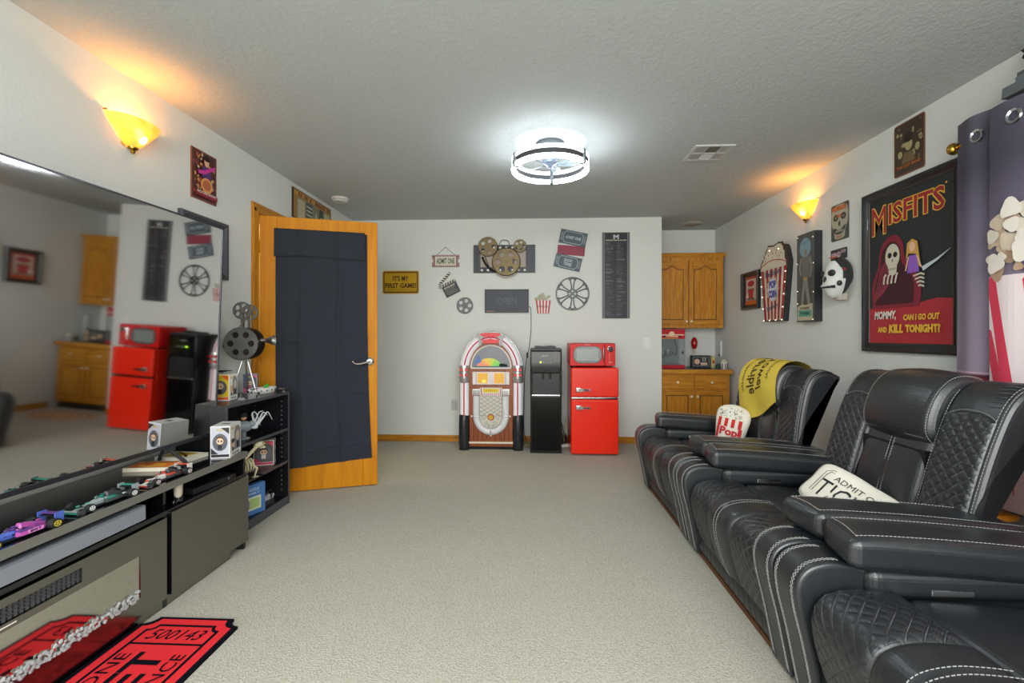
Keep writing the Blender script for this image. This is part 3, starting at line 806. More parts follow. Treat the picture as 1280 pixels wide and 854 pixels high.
race_car('white, orange and black toy racing car farthest along the console', (-1.617, 1.93, .5305), R(-4), 'd0ccc6', '3e3f42', 'd84c2c', 'c9b9bb', sc=.98)
# boxed vinyl figures (plain figures, cut-out window)
def figure_box(label, loc, rz, w_, d_, h_, c1, c2, band, fig, win=True, hair='4a3423'):
    t = thing('figure_box', label, 'toy box', loc, rz)
    MB().box((-w_/2, -d_/2, 0), (w_/2, d_/2, h_), P(c1, .35), .001).build('carton', t)
    A_ = Art(y=-d_/2)
    A_.rect(-w_/2+.004, .022, w_/2-.004, h_-.004, P(c2, .4))
    A_.rect(-w_/2+.004, .006, w_/2-.004, .020, P(band, .4))
    A_.text('POP!', 0, h_-.020, w_*.34, .012, P('c2a64a', .4), bold=.05)
    A_.ell(0, h_*.50, w_*.38, h_*.27, P('5c5c66', .4)); A_.poly([(w_*.46, h_*.95), (w_*.05, h_*.95), (w_*.46, h_*.75)], P(band, .4)); A_.poly([(-w_*.46, .022), (-w_*.1, .022), (-w_*.46, h_*.33)], P(band, .4))
    A_.ell(0, h_*.56, w_*.21, h_*.125, P(hair, .4)); A_.ell(0, h_*.535, w_*.185, h_*.10, P('d9b596', .4))
    A_.ell(-w_*.08, h_*.535, .004, .005, M_ink); A_.ell(w_*.08, h_*.535, .004, .005, M_ink)
    A_.poly([(-w_*.11, h_*.43), (w_*.11, h_*.43), (w_*.09, h_*.27), (w_*.03, h_*.27), (0, h_*.33), (-w_*.03, h_*.27), (-w_*.09, h_*.27)], P(fig, .4))
    A_.build('front_print', t)
    # side with window, local +x
    A_ = Art(M=Matrix(((0, -1, 0, 0), (1, 0, 0, 0), (0, 0, 1, 0), (0, 0, 0, 1))), y=-w_/2)
    A_.rect(-d_/2+.004, .004, d_/2-.004, .024, P('e4e4e2', .4)); A_.text('FIGURE', 0, .014, d_*.6, .010, M_ink, bold=.03)
    A_.poly([(-d_*.12, .03), (d_*.42, .03), (d_*.42, h_*.8), (d_*.25, h_*.92), (-d_*.02, h_*.92), (-d_*.12, h_*.75)], P('8b8d92', .12))
    A_.ell(d_*.16, h_*.6, d_*.17, h_*.17, P('c9b8a6', .3)); A_.rect(d_*.06, .035, d_*.26, h_*.42, P(fig, .3))
    A_.text('POP!', -d_*.28, h_-.02, d_*.26, .012, P('c2a64a', .4), bold=.05)
    A_.ell(-d_*.29, h_*.42, d_*.13, h_*.13, P('d9b596', .4)); A_.ell(-d_*.29, h_*.5, d_*.14, h_*.07, P(hair, .4)); A_.rect(-d_*.36, h_*.12+.01, -d_*.22, h_*.30, P(fig, .4))
    A_.build('side_print', t)
    A_ = Art(M=Matrix(((1, 0, 0, 0), (0, 0, 1, 0), (0, -1, 0, 0), (0, 0, 0, 1))), y=-h_)
    A_.rect(-w_*.2, -d_*.1, w_*.2, d_*.1, P('55565c', .4)); A_.build('top_tab', t)
    return t
figure_box('white figure box with a dark suited figure standing on the console end', (-1.622, 2.338, .5305), R(14), .092, .145, .165, 'dcdcd8', 'b7b8c4', '23242a', '23242c')
# ================================================================ bookcase and what stands in it
bc = thing('bookcase', 'low black bookcase with four shelves beside the open door', 'bookcase', (0, 0, 0))
BY0, BY1, BX0, BX1, BZ = 2.432, 3.09, -1.975, -1.69, .775
M_bk = mat('bookcase_black', '15161a', .28, spec=.6); M_edge = mat('bookcase_edge', '4a4b50', .4)
def board(name, lo, hi):
    MB().box(lo, hi, M_bk).box((hi[0], lo[1], lo[2]), (hi[0]+.0015, hi[1], hi[2]), M_edge).build(name, bc)
board('top_board', (BX0, BY0, BZ-.018), (BX1, BY1, BZ))
board('side_board', (BX0, BY0, 0), (BX1, BY0+.018, BZ-.018)); board('side_board', (BX0, BY1-.018, 0), (BX1, BY1, BZ-.018))
for z in (.508, .285): board('shelf', (BX0, BY0+.018, z), (BX1-.003, BY1-.018, z+.018))
board('bottom_board', (BX0, BY0+.018, 0), (BX1-.003, BY1-.018, .055))
MB().box((BX0, BY0+.018, .055), (BX0+.006, BY1-.018, BZ-.018), M_bk).build('back_board', bc)
ph = MB()
for x in (BX1-.045, BX0+.05):
    for k in range(20): ph.cyl((x, BY1-.0195, .10+k*.032), (x, BY1-.018, .10+k*.032), .003, P('b9b9b9'), n=8)
tag(ph.build('peg_holes', bc), kind='stuff')
# on top: orange box, sculpture, white ship, small models
figure_box('orange and yellow figure box at the near corner of the bookcase top', (-1.852, 2.655, BZ+.001), R(6), .105, .09, .155, 'e6e2d6', 'd9b92c', 'd8571f', '2a2a2c', hair='cfa98c')
sc_ = thing('projector_sculpture', 'grey metal film projector sculpture with drum and reel on a tripod', 'sculpture', (-1.85, 2.85, BZ+.001), R(8))
M_pew = mat('pewter', '8d8d8b', .3, .85); M_pewd = mat('dark_pewter', '3a332e', .35, .8)
def reel(mb, c, r, th, m, holes=6, hr=.26, hd=.62, axis='y', hub=.12, n=36, rim=None):
    # disc with round holes: ring sectors built from a radial grid with holes cut as polygons
    N_ = holes; vs = []; fs = []
    K = 12
    def add2(poly_pts): return
    # build one sector as outer arc, hole loop bridged
    for q in range(N_):
        a0, a1 = 2*PI*q/N_-PI/N_, 2*PI*q/N_+PI/N_; am = 2*PI*q/N_
        hc = Vector((math.cos(am), math.sin(am)))*r*hd
        outer = []
        S_ = 24
        for i in range(S_):
            an = am+2*PI*i/S_; d = Vector((math.cos(an), math.sin(an)))
            # ray from hole centre to sector boundary
            best = 1e9
            # outer circle
            b_ = hc.dot(d); cc = hc.length_squared-r*r; t1 = -b_+math.sqrt(max(0, b_*b_-cc)); best = min(best, t1)
            for aa in (a0, a1):
                nrm = Vector((-math.sin(aa), math.cos(aa))); dn = d.dot(nrm)
                if abs(dn) > 1e-9:
                    t2 = -hc.dot(nrm)/dn
                    if t2 > 1e-6: best = min(best, t2)
            outer.append(hc+d*best)
            vs.append((hc+d*r*hr, 0)); 
        base_ = len(vs)-S_
        for p in outer: vs.append((p, 1))
        for i in range(S_):
            j = (i+1) % S_; fs.append((base_+i, base_+j, base_+S_+j, base_+S_+i))
    V = []
    for side in (-1, 1):
        for p, _ in vs:
            V.append({'y': Vector((p.x, side*th/2, p.y)), 'x': Vector((side*th/2, p.x, p.y))}[axis]+Vector(c))
    L = len(vs); F = [f for f in fs]+[tuple(i+L for i in reversed(f)) for f in fs]
    # hole walls
    for q in range(N_):
        b0 = q*48
        for i in range(24): j = (i+1) % 24; F.append((b0+i, b0+j, b0+j+L, b0+i+L))
    mb.add(V, F, m)
    mb.lathe([(r*.96, -th*.5), (r, -th*.5), (r*1.01, 0), (r, th*.5), (r*.96, th*.5)], rim or m, c=c, axis=axis, n=n, cap=False)
    mb.lathe([(0.0005, -th*.9), (r*hub, -th*.9), (r*hub, th*.9), (.0005, th*.9)], rim or m, c=c, axis=axis, n=16, cap=False)
g = MB().lathe([(.0005, -.048), (.098, -.048), (.103, -.040), (.103, .045), (.098, .05), (.0005, .05)], M_pewd, c=(0, .0, .335), axis='y', n=36, cap=False)
g.build('drum', sc_)
g = MB(); reel(g, (0, -.056, .335), .104, .008, M_pew, 6, .19, .60); g.build('drum_cover', sc_)
g = MB(); reel(g, (-.005, -.03, .545), .056, .008, M_pew, 5, .25, .58); g.build('top_reel', sc_)
g = MB(); reel(g, (.022, .012, .535), .052, .008, M_pew, 5, .25, .58); g.build('top_reel', sc_)
MB().box((-.018, -.02, .42), (-.004, .0, .55), M_pew).box((.014, -.0, .42), (.024, .015, .54), M_pew).cyl((-.03, -.02, .44), (.02, -.02, .50), .003, M_steel, n=6).cyl((-.055, -.02, .52), (-.04, -.02, .56), .007, M_steel, n=8).build('bracket', sc_)
MB().lathe([(.012, .09), (.014, .13), (.030, .175), (.033, .178), (.022, .15), (.012, .13)], M_steel, c=(0, 0, .355), axis='x', n=20, cap=False).cyl((.09, 0, .355), (.13, 0, .355), .014, M_steel, n=14).build('lens_horn', sc_)
MB().cyl((-.115, -.03, .32), (-.10, -.03, .32), .016, M_pewd, n=12).build('crank_knob', sc_)
for k in range(3):
    a = R(90+120*k+15); MB().tube([(.015*math.cos(a), .015*math.sin(a), .235), (.085*math.cos(a), .085*math.sin(a), .004)], .0055, M_pew, n=8, r1=.0045).build('tripod_leg', sc_)
MB().lathe([(.0005, .228), (.018, .228), (.02, .24), (.0005, .24)], M_steel, n=14, cap=False).build('tripod_head', sc_)
sm = figure_box('small tilted pink and dark collectible box behind the sculpture legs', (-1.90, 2.985, BZ+.001), R(25), .085, .06, .13, '9a94a0', '3c4664', 'c04a78', 'b05078')
wb = thing('model_ship', 'white oval model ship with black portholes and a green figure on deck', 'model ship', (-1.80, 2.955, BZ+.001), R(72))
M_mw = mat('model_white', 'd9d9d3', .4)
def oval(z, rx, ry, n=32): return [(rx*math.cos(2*PI*i/n), ry*math.sin(2*PI*i/n), z) for i in range(n)]
hull = MB(); V = []; hs = [(0, .085, .030), (.012, .098, .038), (.034, .105, .042), (.040, .103, .041), (.040, .094, .034), (.034, .092, .033)]
for z, a, b in hs: V += oval(z, a, b)
F = [(j*32+i, j*32+(i+1) % 32, (j+1)*32+(i+1) % 32, (j+1)*32+i) for j in range(5) for i in range(32)]+[list(range(32)), [160+i for i in range(32)]]
hull.add(V, F, M_mw).build('hull', wb)
g = MB()
for i in range(16):
    a = 2*PI*i/16; g.ball((.104*math.cos(a), .0415*math.sin(a), .022), .005, M_dark, n=6)
tag(g.build('portholes', wb), kind='stuff')
g = MB().ball((.03, 0, .044), .016, P('2fae3c'), n=10, sc=(1.3, .8, .5)).ball((.045, .006, .054), .008, P('2fae3c'), n=8).ball((.015, -.004, .05), .008, P('2fae3c'), n=8); g.build('green_deck_figure', wb)
g = MB().ball((-.045, 0, .036), .02, M_mw, n=10, sc=(1, .8, .4)).build('dome', wb)
def kit(label, cat, loc, rz, s, col, seed, nm='model_spacecraft'):
    random.seed(seed); t = thing(nm, label, cat, loc, rz); m1, m2 = P(col, .4), P('3e4044', .4)
    b = MB().prism([(-.5*s, 0), (.5*s, 0), (.42*s, .16*s), (.1*s, .24*s), (-.3*s, .2*s)], -.16*s, .16*s, m1); b.build('hull', t)
    g = MB()
    for k in range(14):
        x, y = random.uniform(-.42, .42)*s, random.uniform(-.2, .2)*s; q = random.uniform(.03, .07)*s
        g.box((x-q, y-q*.7, .12*s), (x+q, y+q*.7, .22*s+q), random.choice([m1, m2]))
    g.build('superstructure', t)
    MB().cyl((-.3*s, -.17*s, .1*s), (-.3*s, .17*s, .1*s), .09*s, m2, n=14).cyl((.3*s, -.17*s, .08*s), (.3*s, .17*s, .08*s), .07*s, m2, n=14).build('drums', t)
    MB().cyl((0, 0, .2*s), (.3*s, 0, .42*s), .02*s, m2, n=6).box((.1*s, -.03*s, .4*s), (.5*s, .03*s, .44*s), m2).build('gun_arm', t)
    return t
kit('grey jumbled model machine on the bookcase top in front of the sculpture', 'model', (-1.73, 2.70, BZ+.001), R(78), .13, '8c8e8e', 4, 'model_machine')
jet = thing('model_aircraft', 'tiny grey model aircraft on a stand at the far bookcase corner', 'model aircraft', (-1.715, 3.055, BZ+.001), R(80))
MB().lathe([(.0005, 0), (.017, 0), (.015, .004), (.0005, .005)], M_steel, n=14, cap=False).cyl((0, 0, .004), (0, 0, .02), .002, M_steel, n=6).build('stand', jet)
MB().prism([(-.03, .02), (.03, .022), (.012, .027), (-.03, .026)], -.004, .004, M_steel).box((-.016, -.03, .022), (.004, .03, .024), M_steel).box((-.028, -.001, .024), (-.018, .001, .036), M_steel).build('aircraft_body', jet)
dr = thing('model_aircraft', 'dark model aircraft behind the orange box on the bookcase top', 'model aircraft', (-1.95, 2.78, BZ+.001), R(10))
MB().lathe([(.0005, 0), (.02, 0), (.018, .004), (.0005, .005)], M_dark, n=14, cap=False).cyl((0, 0, .004), (0, 0, .155), .002, M_dark, n=6).build('stand', dr)
MB().box((-.05, -.008, .163), (.05, .008, .167), M_dark).box((-.01, -.035, .157), (.012, .035, .165), M_dark, .003).build('aircraft_body', dr)
# first shelf: white small box, generic bust figure with curved blades
figure_box('small white box at the near end of the upper bookcase shelf', (-1.80, 2.53, .527), R(12), .075, .09, .13, 'd6d4ce', 'b9b7b0', '8a8780', '5a5a60')
bf = thing('figure', 'grey armoured toy bust with curved blades on the upper bookcase shelf', 'toy figure', (-1.775, 2.72, .527), R(35))
M_ar = P('7d868c', .35)
MB().lathe([(.0005, 0), (.035, 0), (.034, .006), (.012, .014), (.0005, .014)], M_ar, n=18, cap=False).build('stand', bf)
MB().ball((0, 0, .075), .04, M_ar, n=14, sc=(1.2, .8, .9)).cyl((0, 0, .01), (0, 0, .05), .014, M_ar, n=10).ball((-.045, 0, .09), .02, M_ar, n=10).ball((.045, 0, .09), .02, M_ar, n=10).build('torso', bf)
MB().ball((0, 0, .135), .020, P('c99672', .5), n=12, sc=(.9, .9, 1.1)).build('head', bf)
MB().lathe([(.022, .135), (.0225, .148), (.016, .160), (.0005, .163)], M_dark, n=16, cap=False).build('helmet', bf)
for k, (x, s_) in enumerate(((.06, 1), (.085, 1), (.11, 1), (.045, 1))):
    g = MB().tube(crm([(.04+.01*k, 0, .06), (x, 0, .10+.015*k), (x+.02, -.01, .155), (x+.045, -.015, .165-.03*k)], 4), .008, P('b9bdc0', .3), n=6, r1=.001); g.build('blade', bf)
# middle shelf: cream skeletal model, boxed figure
sk = thing('model_skeleton', 'cream skeletal beast model on the bookcase middle shelf', 'model', (-1.735, 2.63, .304), R(75))
M_bone = mat('bone', 'cfc6a4', .5)
random.seed(11)
spine = crm([(-.13, 0, .03), (-.09, 0, .08), (-.03, .0, .11), (.03, 0, .12), (.08, 0, .15), (.12, 0, .175)], 5)
MB().tube(spine, .014, M_bone, n=8, r1=.009).build('spine', sk)
for k in range(8):
    x = -.07+.02*k; zt = .095+.012*(k/7)
    for s_ in (-1, 1):
        MB().tube(crm([(x, 0, zt), (x-.01, s_*.03, zt-.015), (x-.005, s_*.03, zt-.05), (x+.005, s_*.01, zt-.075)], 4), .007, M_bone, n=6, r1=.004).build('rib', sk)
MB().ball((.135, 0, .18), .024, M_bone, n=12, sc=(1.5, .8, .8)).ball((.145, .012, .186), .005, M_dark, n=6).ball((.145, -.014, .186), .005, M_dark, n=6).cyl((.14, 0, .16), (.175, 0, .155), .007, M_bone, n=6).build('skull', sk)
for x, s_ in ((-.08, 1), (-.08, -1), (.05, 1), (.05, -1)):
    MB().tube([(x, s_*.012, .09), (x+.03, s_*.04, .05), (x+.005, s_*.045, .006)], .011, M_bone, n=6, r1=.004).box((x-.005, s_*.045-.01, 0), (x+.03, s_*.045+.01, .006), M_bone).build('leg', sk)
MB().box((-.12, -.055, -.0), (.12, .055, .004), M_dark).build('base_plate', sk)
bx = figure_box('white figure box with pink stripe at the far end of the middle shelf', (-1.79, 2.965, .304), R(22), .12, .08, .165, 'd4d0ca', '55504e', 'c23a5a', 'c9c4bc')
# bottom shelf: blue book, tan disc, grey box
bb = thing('box', 'blue cardboard box with pale printed panel on the bottom bookcase shelf', 'box', (-1.745, 2.735, .056), R(70))
MB().box((-.09, -.02, 0), (.09, .02, .185), P('4a78b4', .5), .001).build('carton', bb)
A_ = Art(y=-.02); A_.rect(-.06, .03, .06, .11, P('d8dcc0', .5)); A_.rect(-.05, .04, .05, .10, P('a9c07a', .5)); A_.rect(-.045, .04, -.02, .09, P('8a6ab0', .5)); A_.text('PUZZLE', 0, .155, .09, .015, P('e2e6ea', .5)); A_.text('FAMILY', 0, .132, .10, .012, P('e2e6ea', .5)); A_.build('print', bb)
td = thing('tan_plate', 'round tan wooden plate leaning at the back of the bottom shelf', 'plate', (-1.93, 2.78, .056), R(80))
MB().lathe([(.0005, -.006), (.08, -.006), (.085, 0), (.08, .006), (.0005, .004)], P('b78a55', .5), c=(0, 0, .087), axis='y', n=32, cap=False).build('plate_disc', td)
tag(MB().lathe([(.05, -.0075), (.055, -.0075), (.055, -.006), (.05, -.006)], P('7a5a35'), c=(0, 0, .087), axis='y', n=32, cap=False).build('plate_ring', td), 'brown inlaid ring')
kit('white and grey model truck at the far end of the bottom shelf', 'model', (-1.80, 2.98, .056), R(80), .12, 'b9bcc0', 9, 'model_truck')
# ticket shaped rug
M_rug, M_rugk = mat('red_rug', 'e2343a', .95, spec=.05), mat('black_rug', '12131c', .95, spec=.05)
for m_ in (M_rug, M_rugk): add_bump(m_, 350, .7, .004)
rg = thing('rug', 'red and black ticket shaped rug in front of the fireplace console', 'rug', (-1.366, 1.79, 0), 0)
RW, RLn = .187, 1.05
def rugpts(w_, l0, l1, n): # notched rectangle; x -w..w, z (u,v) v from l0 (near, negative) to l1
    c_ = n; pts = []
    def arc(cx, cz, a0, a1): return [(cx+c_*math.cos(a0+(a1-a0)*i/6), cz+c_*math.sin(a0+(a1-a0)*i/6)) for i in range(7)]
    pts += arc(-w_, l1, 0, -PI/2)[::1]; pts = arc(-w_, l1, -PI/2, 0)+arc(w_, l1, PI, 1.5*PI)+arc(w_, l0, PI/2, PI)+arc(-w_, l0, 0, PI/2)
    return pts
MT = Matrix(((1, 0, 0, 0), (0, 0, 1, 0), (0, -1, 0, 0), (0, 0, 0, 1)))
op = rugpts(RW+.012, -RLn, .006, .045)
MB().add([(p[0], p[1], .0) for p in op]+[(p[0], p[1], .010) for p in op], [list(range(len(op))), [i+len(op) for i in range(len(op))]]+[(i, (i+1) % len(op), len(op)+(i+1) % len(op), len(op)+i) for i in range(len(op))], M_rugk).build('rug_base', rg)
A_ = Art(M=MT, y=-.010, eps=.0006)
A_.poly(rugpts(RW-.006, -RLn+.012, -.008, .045), M_rug)
inn = rugpts(RW-.045, -RLn+.05, -.048, .03)
A_.line(inn, .012, M_rugk, closed=True)
A_.line([(-RW+.05, -.155), (RW-.045, -.155)], .010, M_rugk)
A_.text('500143', .0, -.102, .215, .058, M_rugk, shear=.25, bold=-.0)
A_.text('TICKET', 0, -.48, .56, .115, M_rugk, rot=PI/2, bold=.02)
A_.text('ADMIT ONE', -.102, -.44, .46, .046, M_rugk, rot=PI/2)
A_.text('ENTRANCE', .102, -.40, .38, .046, M_rugk, rot=PI/2)
A_.build('rug_print', rg)
# ================================================================ back wall: appliances and decorations
# jukebox
jb = thing('jukebox', 'round topped retro jukebox with white light tubes and wooden front by the back wall', 'jukebox', (-.425, 4.60, 0))
M_jw = mat('jukebox_wood', '8a4420', .35); mix_color(M_jw, '7b3a18', '9b5228', 8, .3, .7, (5, 5, .6), 6, .4)
M_tube_w = mat('milky_tube', 'e4dfe6', .25, emit='ffffff', es=.06); M_tred = P('c0304a', .35); M_jred = mat('jukebox_red', 'd8131c', .35)
M_sil = mat('silver_plastic', 'c3c4c4', .25, .7); M_blkp = mat('black_plastic', '202427', .35)
JW, JH, JD = .29, 1.195, .30
def arc2(cx, cz, rx, rz, a0, a1, n=28): return [(cx+rx*math.cos(a0+(a1-a0)*i/n), cz+rz*math.sin(a0+(a1-a0)*i/n)) for i in range(n+1)]
body = [(-JW, .03), (JW, .03)]+arc2(0, .80, JW, .36, 0, PI)
MB().prism(body, .035, JD, M_jw).build('cabinet', jb)
fw = [(-.215, .085), (.215, .085)]+arc2(0, .84, .222, .285, 0, PI)
MB().prism(fw, .018, .035, M_jw).build('front_panel', jb)
def archtube(name, x, rx, rz, r, m, y, z0=.35, zc=.80, lab=None):
    p = [(-x, y, z0)]+[(-x, y, z0+(zc-z0)*k/4) for k in range(1, 4)]+[(-a, y, b) for a, b in [(q[0], q[1]) for q in arc2(0, zc, rx, rz, 0, PI, 32)]]+[(x, y, z0+(zc-z0)*k/4) for k in (3, 2, 1)]+[(x, y, z0)]
    o = MB().tube(p, r, m, n=14).build(name, jb)
    if lab: tag(o, lab)
    return o
archtube('light_tube', .272, .272, .345, .046, M_tube_w, .03)
archtube('outer_trim', .322, .322, .398, .007, M_sil, .05)
archtube('red_tube_line', .272, .272, .345, .007, M_tred, -.014, lab='thin red line along the milky tube')
for s_ in (-1, 1):
    MB().lathe([(.050, .02), (.056, .06), (.056, .24), (.052, .34), (.046, .36)], M_blkp, c=(s_*.276, .03, 0), n=20).lathe([(.052, 0), (.05, .02)], M_dark, c=(s_*.276, .03, 0), n=20).build('black_foot', jb)
    g = MB(); prof = [(.052, .70), (.057, .72), (.057, .745), (.053, .75), (.053, .775), (.057, .78), (.057, .80), (.053, .805), (.053, .83), (.057, .835), (.055, .86)]
    g.lathe(prof, M_sil, c=(s_*.273, .03, 0), n=20).ball((s_*.273, .03, .70), .053, M_sil, n=14, sc=(1, 1, .75)).build('chrome_collar', jb)
    g = MB()
    for z in (.752, .807):
        for dx in (-.026, .026): g.box((s_*.273+dx-.015, -.027, z), (s_*.273+dx+.015, -.018, z+.022), M_jred)
    g.build('red_lens', jb)
# crown
g = MB().prism([(-.115, 1.135), (-.10, 1.15), (.10, 1.15), (.115, 1.135), (.105, 1.175), (.08, 1.19), (-.08, 1.19), (-.105, 1.175)], -.035, .03, M_jred).prism([(-.08, 1.085), (.08, 1.085), (.085, 1.12), (.03, 1.125), (0, 1.135), (-.03, 1.125), (-.085, 1.12)], -.03, .03, M_jred)
tag(g.build('red_crown', jb), 'glossy red crown piece on top')
for s_ in (-1, 1): MB().prism([(s_*.088, 1.06), (s_*.108, 1.06), (s_*.125, 1.14), (s_*.142, 1.165), (s_*.135, 1.18), (s_*.112, 1.172), (s_*.06, 1.145), (s_*.098, 1.125)], -.045, .03, P('a3a5a6', .45)).build('chrome_bracket', jb)

# arched window with rainbow record
win = arc2(0, .835, .200, .225, 0, PI)
MB().prism(win+[], .008, .018, mat('window_back', '6d7076', .25)).build('record_window', jb)
ring = []
g = MB().tube([(a, .008, b) for a, b in arc2(0, .835, .203, .229, 0, PI)]+[(-.203, .008, .832), (.203, .008, .832)], .008, P('e6ddd6', .3), n=8); g.build('window_trim', jb)
A_ = Art(y=.007)
cols = ['c9a0a8', 'd8a08c', 'e0c070', 'c0d060', '80c860', '70b0b0']
rb = ['e88a6a', 'eca24e', 'e8c038', 'c8d038', '8ed040', '6cc85a']
for i, c in enumerate(rb):
    a0 = PI-PI*i/6; a1 = PI-PI*(i+1)/6
    A_.poly([(0, .85)]+[(.125*math.cos(a0+(a1-a0)*k/6)-.02, .85+.085*math.sin(a0+(a1-a0)*k/6)) for k in range(7)], P(c, .3)); A_.k -= 1
A_.k += 1
A_.poly([(-.17, .86), (-.09, .90), (-.12, .97), (-.16, .93)], P('4a68a8', .3)); A_.rect(-.17, .842, .17, .853, P('1d4a52', .3)); A_.rect(.085, .85, .165, .872, M_dark); A_.rect(.09, .87, .14, .878, M_dark)
A_.build('record_print', jb)
# selector panel
MB().box((-.188, .004, .665), (.188, .02, .795), P('dcd6d8', .3), .004).build('selector_frame', jb)
A_ = Art(y=.0035); amb = mat('amber_display', 'c8962a', .35, emit='d8a030', es=.25)
A_.rect(-.135, .678, -.032, .782, amb).rect(.032, .678, .135, .782, amb); A_.ell(-.07, .70, .02, .016, mat('amber_glow', 'f0b040', .35, emit='f4b848', es=.6))
for k in range(6):
    for dx in (-.012, .012): A_.ell(dx, .688+k*.017, .003, .003, P('a02034')); A_.k -= 1
for x in (-.15, .15): A_.rect(x-.002, .668, x+.002, .792, P('6a4a44'))
for k in range(1, 6): A_.rect(-.135, .678+k*.017, -.032, .679+k*.017, P('8a6a20')); A_.rect(.032, .678+k*.017, .135, .679+k*.017, P('8a6a20')); A_.k -= 2
A_.build('selector_print', jb)
# name panel
g = MB().box((-.112, -.004, .552), (.112, .02, .635), P('d8d4d2', .3), .004).box((-.19, .002, .556), (-.112, .02, .62), M_sil, .003).box((.112, .002, .556), (.19, .02, .62), M_sil, .003); g.build('name_panel', jb)
A_ = Art(y=-.005); A_.rect(-.08, .585, .08, .625, P('d9c21c', .35)); A_.text('JUKEBOX', 0, .606, .11, .014, P('b8602a'), bold=.03)
for k in range(9): A_.rect(-.085+k*.02, .558, -.078+k*.02, .578, M_tred); A_.k -= 1
A_.rect(-.102, .556, -.094, .630, M_tred).rect(.094, .556, .102, .630, M_tred)
for s_ in (-1, 1):
    for k in range(4): A_.rect(s_*(.122+k*.017)-.003, .562, s_*(.122+k*.017)+.003, .612, P('55585a'))
A_.build('name_print', jb)
# U shaped white tube and grille
p = [(-.148, .02, .55), (-.148, .02, .46), (-.148, .02, .38)]+[(-.148*math.cos(a), .02, .345-.16*math.sin(a)) for a in [PI*k/28 for k in range(29)]]+[(.148, .02, .38), (.148, .02, .46), (.148, .02, .55)]
MB().tube(p, .036, mat('u_tube', 'd5d6d9', .25), n=14).build('u_tube', jb)
gp = [(-.112, .55), (-.112, .345)]+[(-.112*math.cos(a), .345-.12*math.sin(a)) for a in [PI*k/24 for k in range(1, 24)]]+[(.112, .345), (.112, .55)]
MB().prism(gp, .0, .018, P('c9c5b8', .5)).build('speaker_grille', jb)
A_ = Art(y=-.0005); mk = P('5c5a56', .4)
def clip(x, z):
    if z > .345: return abs(x) < .112 and z < .552
    return (x/.112)**2+((.345-z)/.12)**2 < 1
for s_ in (-1, 1):
    for k in range(-3, 6):
        seg = []
        for i in range(41):
            t = i/40; x = s_*(-.13+.26*t); z = .34+k*.042+.16*t**1.3
            if clip(x, z) and z > .34: seg.append((x, z))
            elif len(seg) > 1: A_.line(seg, .003, mk); A_.k -= 1; seg = []
            else: seg = []
        if len(seg) > 1: A_.line(seg, .003, mk); A_.k -= 1
A_.k += 1
for s_ in (-1, 1):
    for (cx, cz, r) in ((.07, .33, .028), (.045, .27, .022), (.02, .245, .014)):
        A_.line([(s_*cx+r*(1-k/26)*math.cos(k*.45), cz+r*(1-k/26)*math.sin(k*.45)) for k in range(20)], .003, mk); A_.k -= 1
A_.build('grille_scrollwork', jb)
g = MB().lathe([(.0005, -.012), (.03, -.010), (.034, .0), (.0005, 0)], P('b02a1c', .3), c=(0, 0, .335), axis='y', n=24, cap=False); g.build('grille_rosette', jb)
A_ = Art(y=-.0125); A_.poly([((.028 if k % 2 == 0 else .018)*math.cos(PI*k/8), .335+(.028 if k % 2 == 0 else .018)*math.sin(PI*k/8)) for k in range(16)], P('d8b020', .3)).ell(0, .335, .008, .008, P('a8861a', .3)); A_.build('rosette_star', jb)
g = MB()
for x, z in ((-.195, .345), (.195, .345), (0, .150)): g.ball((x, .0, z), .010, P('eae6e2', .25), n=10)
for x, z, a, b in ((-.16, .345, .014, .005), (.16, .345, .014, .005), (-.12, .345, .008, .005), (.12, .345, .008, .005), (0, .185, .008, .022)): g.box((x-a, -.020, z-b), (x+a, -.01, z+b), M_sil, .002)
g.build('studs', jb)
g = MB()
for k in range(9):
    x = -.18+.045*k; g.box((x-.003, .012, .10), (x+.003, .019, .27-.10*math.cos((k-4)*.36)**2+.02*abs(k-4)*.5), P('4f260f'))
g.build('fluting', jb)
MB().box((-.23, .010, .065), (.23, .034, .083), P('ded2bf', .4)).build('bottom_trim', jb)
MB().box((-.27, .04, 0), (.27, JD, .03), M_dark).build('plinth', jb)
# water cooler
wc = thing('water_cooler', 'tall black gloss water cooler between jukebox and red fridge', 'water cooler', (.130, 4.50, 0))
W2, WH = .155, 1.035
MB().box((-W2, .008, 0), (W2, .33, .03), M_dark).box((-W2, .012, .03), (W2, .33, WH), M_black, .01).build('body', wc)
MB().box((-W2+.012, -.004, .035), (W2-.012, .014, .565), M_blackgl, .006).build('lower_door', wc)
MB().box((-W2+.015, -.012, .566), (W2-.015, .02, .580), M_chrome, .004).build('drip_ledge', wc)
MB().box((-W2+.016, .030, .580), (W2-.016, .04, .79), M_blackgl).build('dispensing_niche', wc)
for s_ in (-1, 1): MB().box((s_*(W2-.010)-.012, -.004, .575), (s_*(W2-.010)+.012, .03, .80), M_blackgl, .004).build('side_pillar', wc)
MB().box((-W2+.004, -.006, .79), (W2-.004, .05, 1.01), M_blackgl, .012).build('control_panel', wc)
MB().box((-W2+.004, .0, 1.01), (W2-.004, .33, 1.036), M_black, .006).build('top', wc)
A_ = Art(y=-.0065); A_.text('WATER', -.01, .962, .062, .013, P('c9ccd0')); A_.ell(-.052, .900, .008, .008, mat('green_led', '9ad040', .4, emit='a8e020', es=3))
for k in range(4): A_.ell(-.025+k*.024, .897, .0035, .0035, P('c9ccd0'))
A_.build('panel_print', wc)
A_ = Art(y=.0295); A_.ell(-.055, .752, .013, .013, P('d8c8c8')); A_.build('round_sticker', wc)
for x in (-.03, .04): MB().cyl((x, .02, .735), (x, .02, .79), .014, M_black, n=12).build('spout', wc)
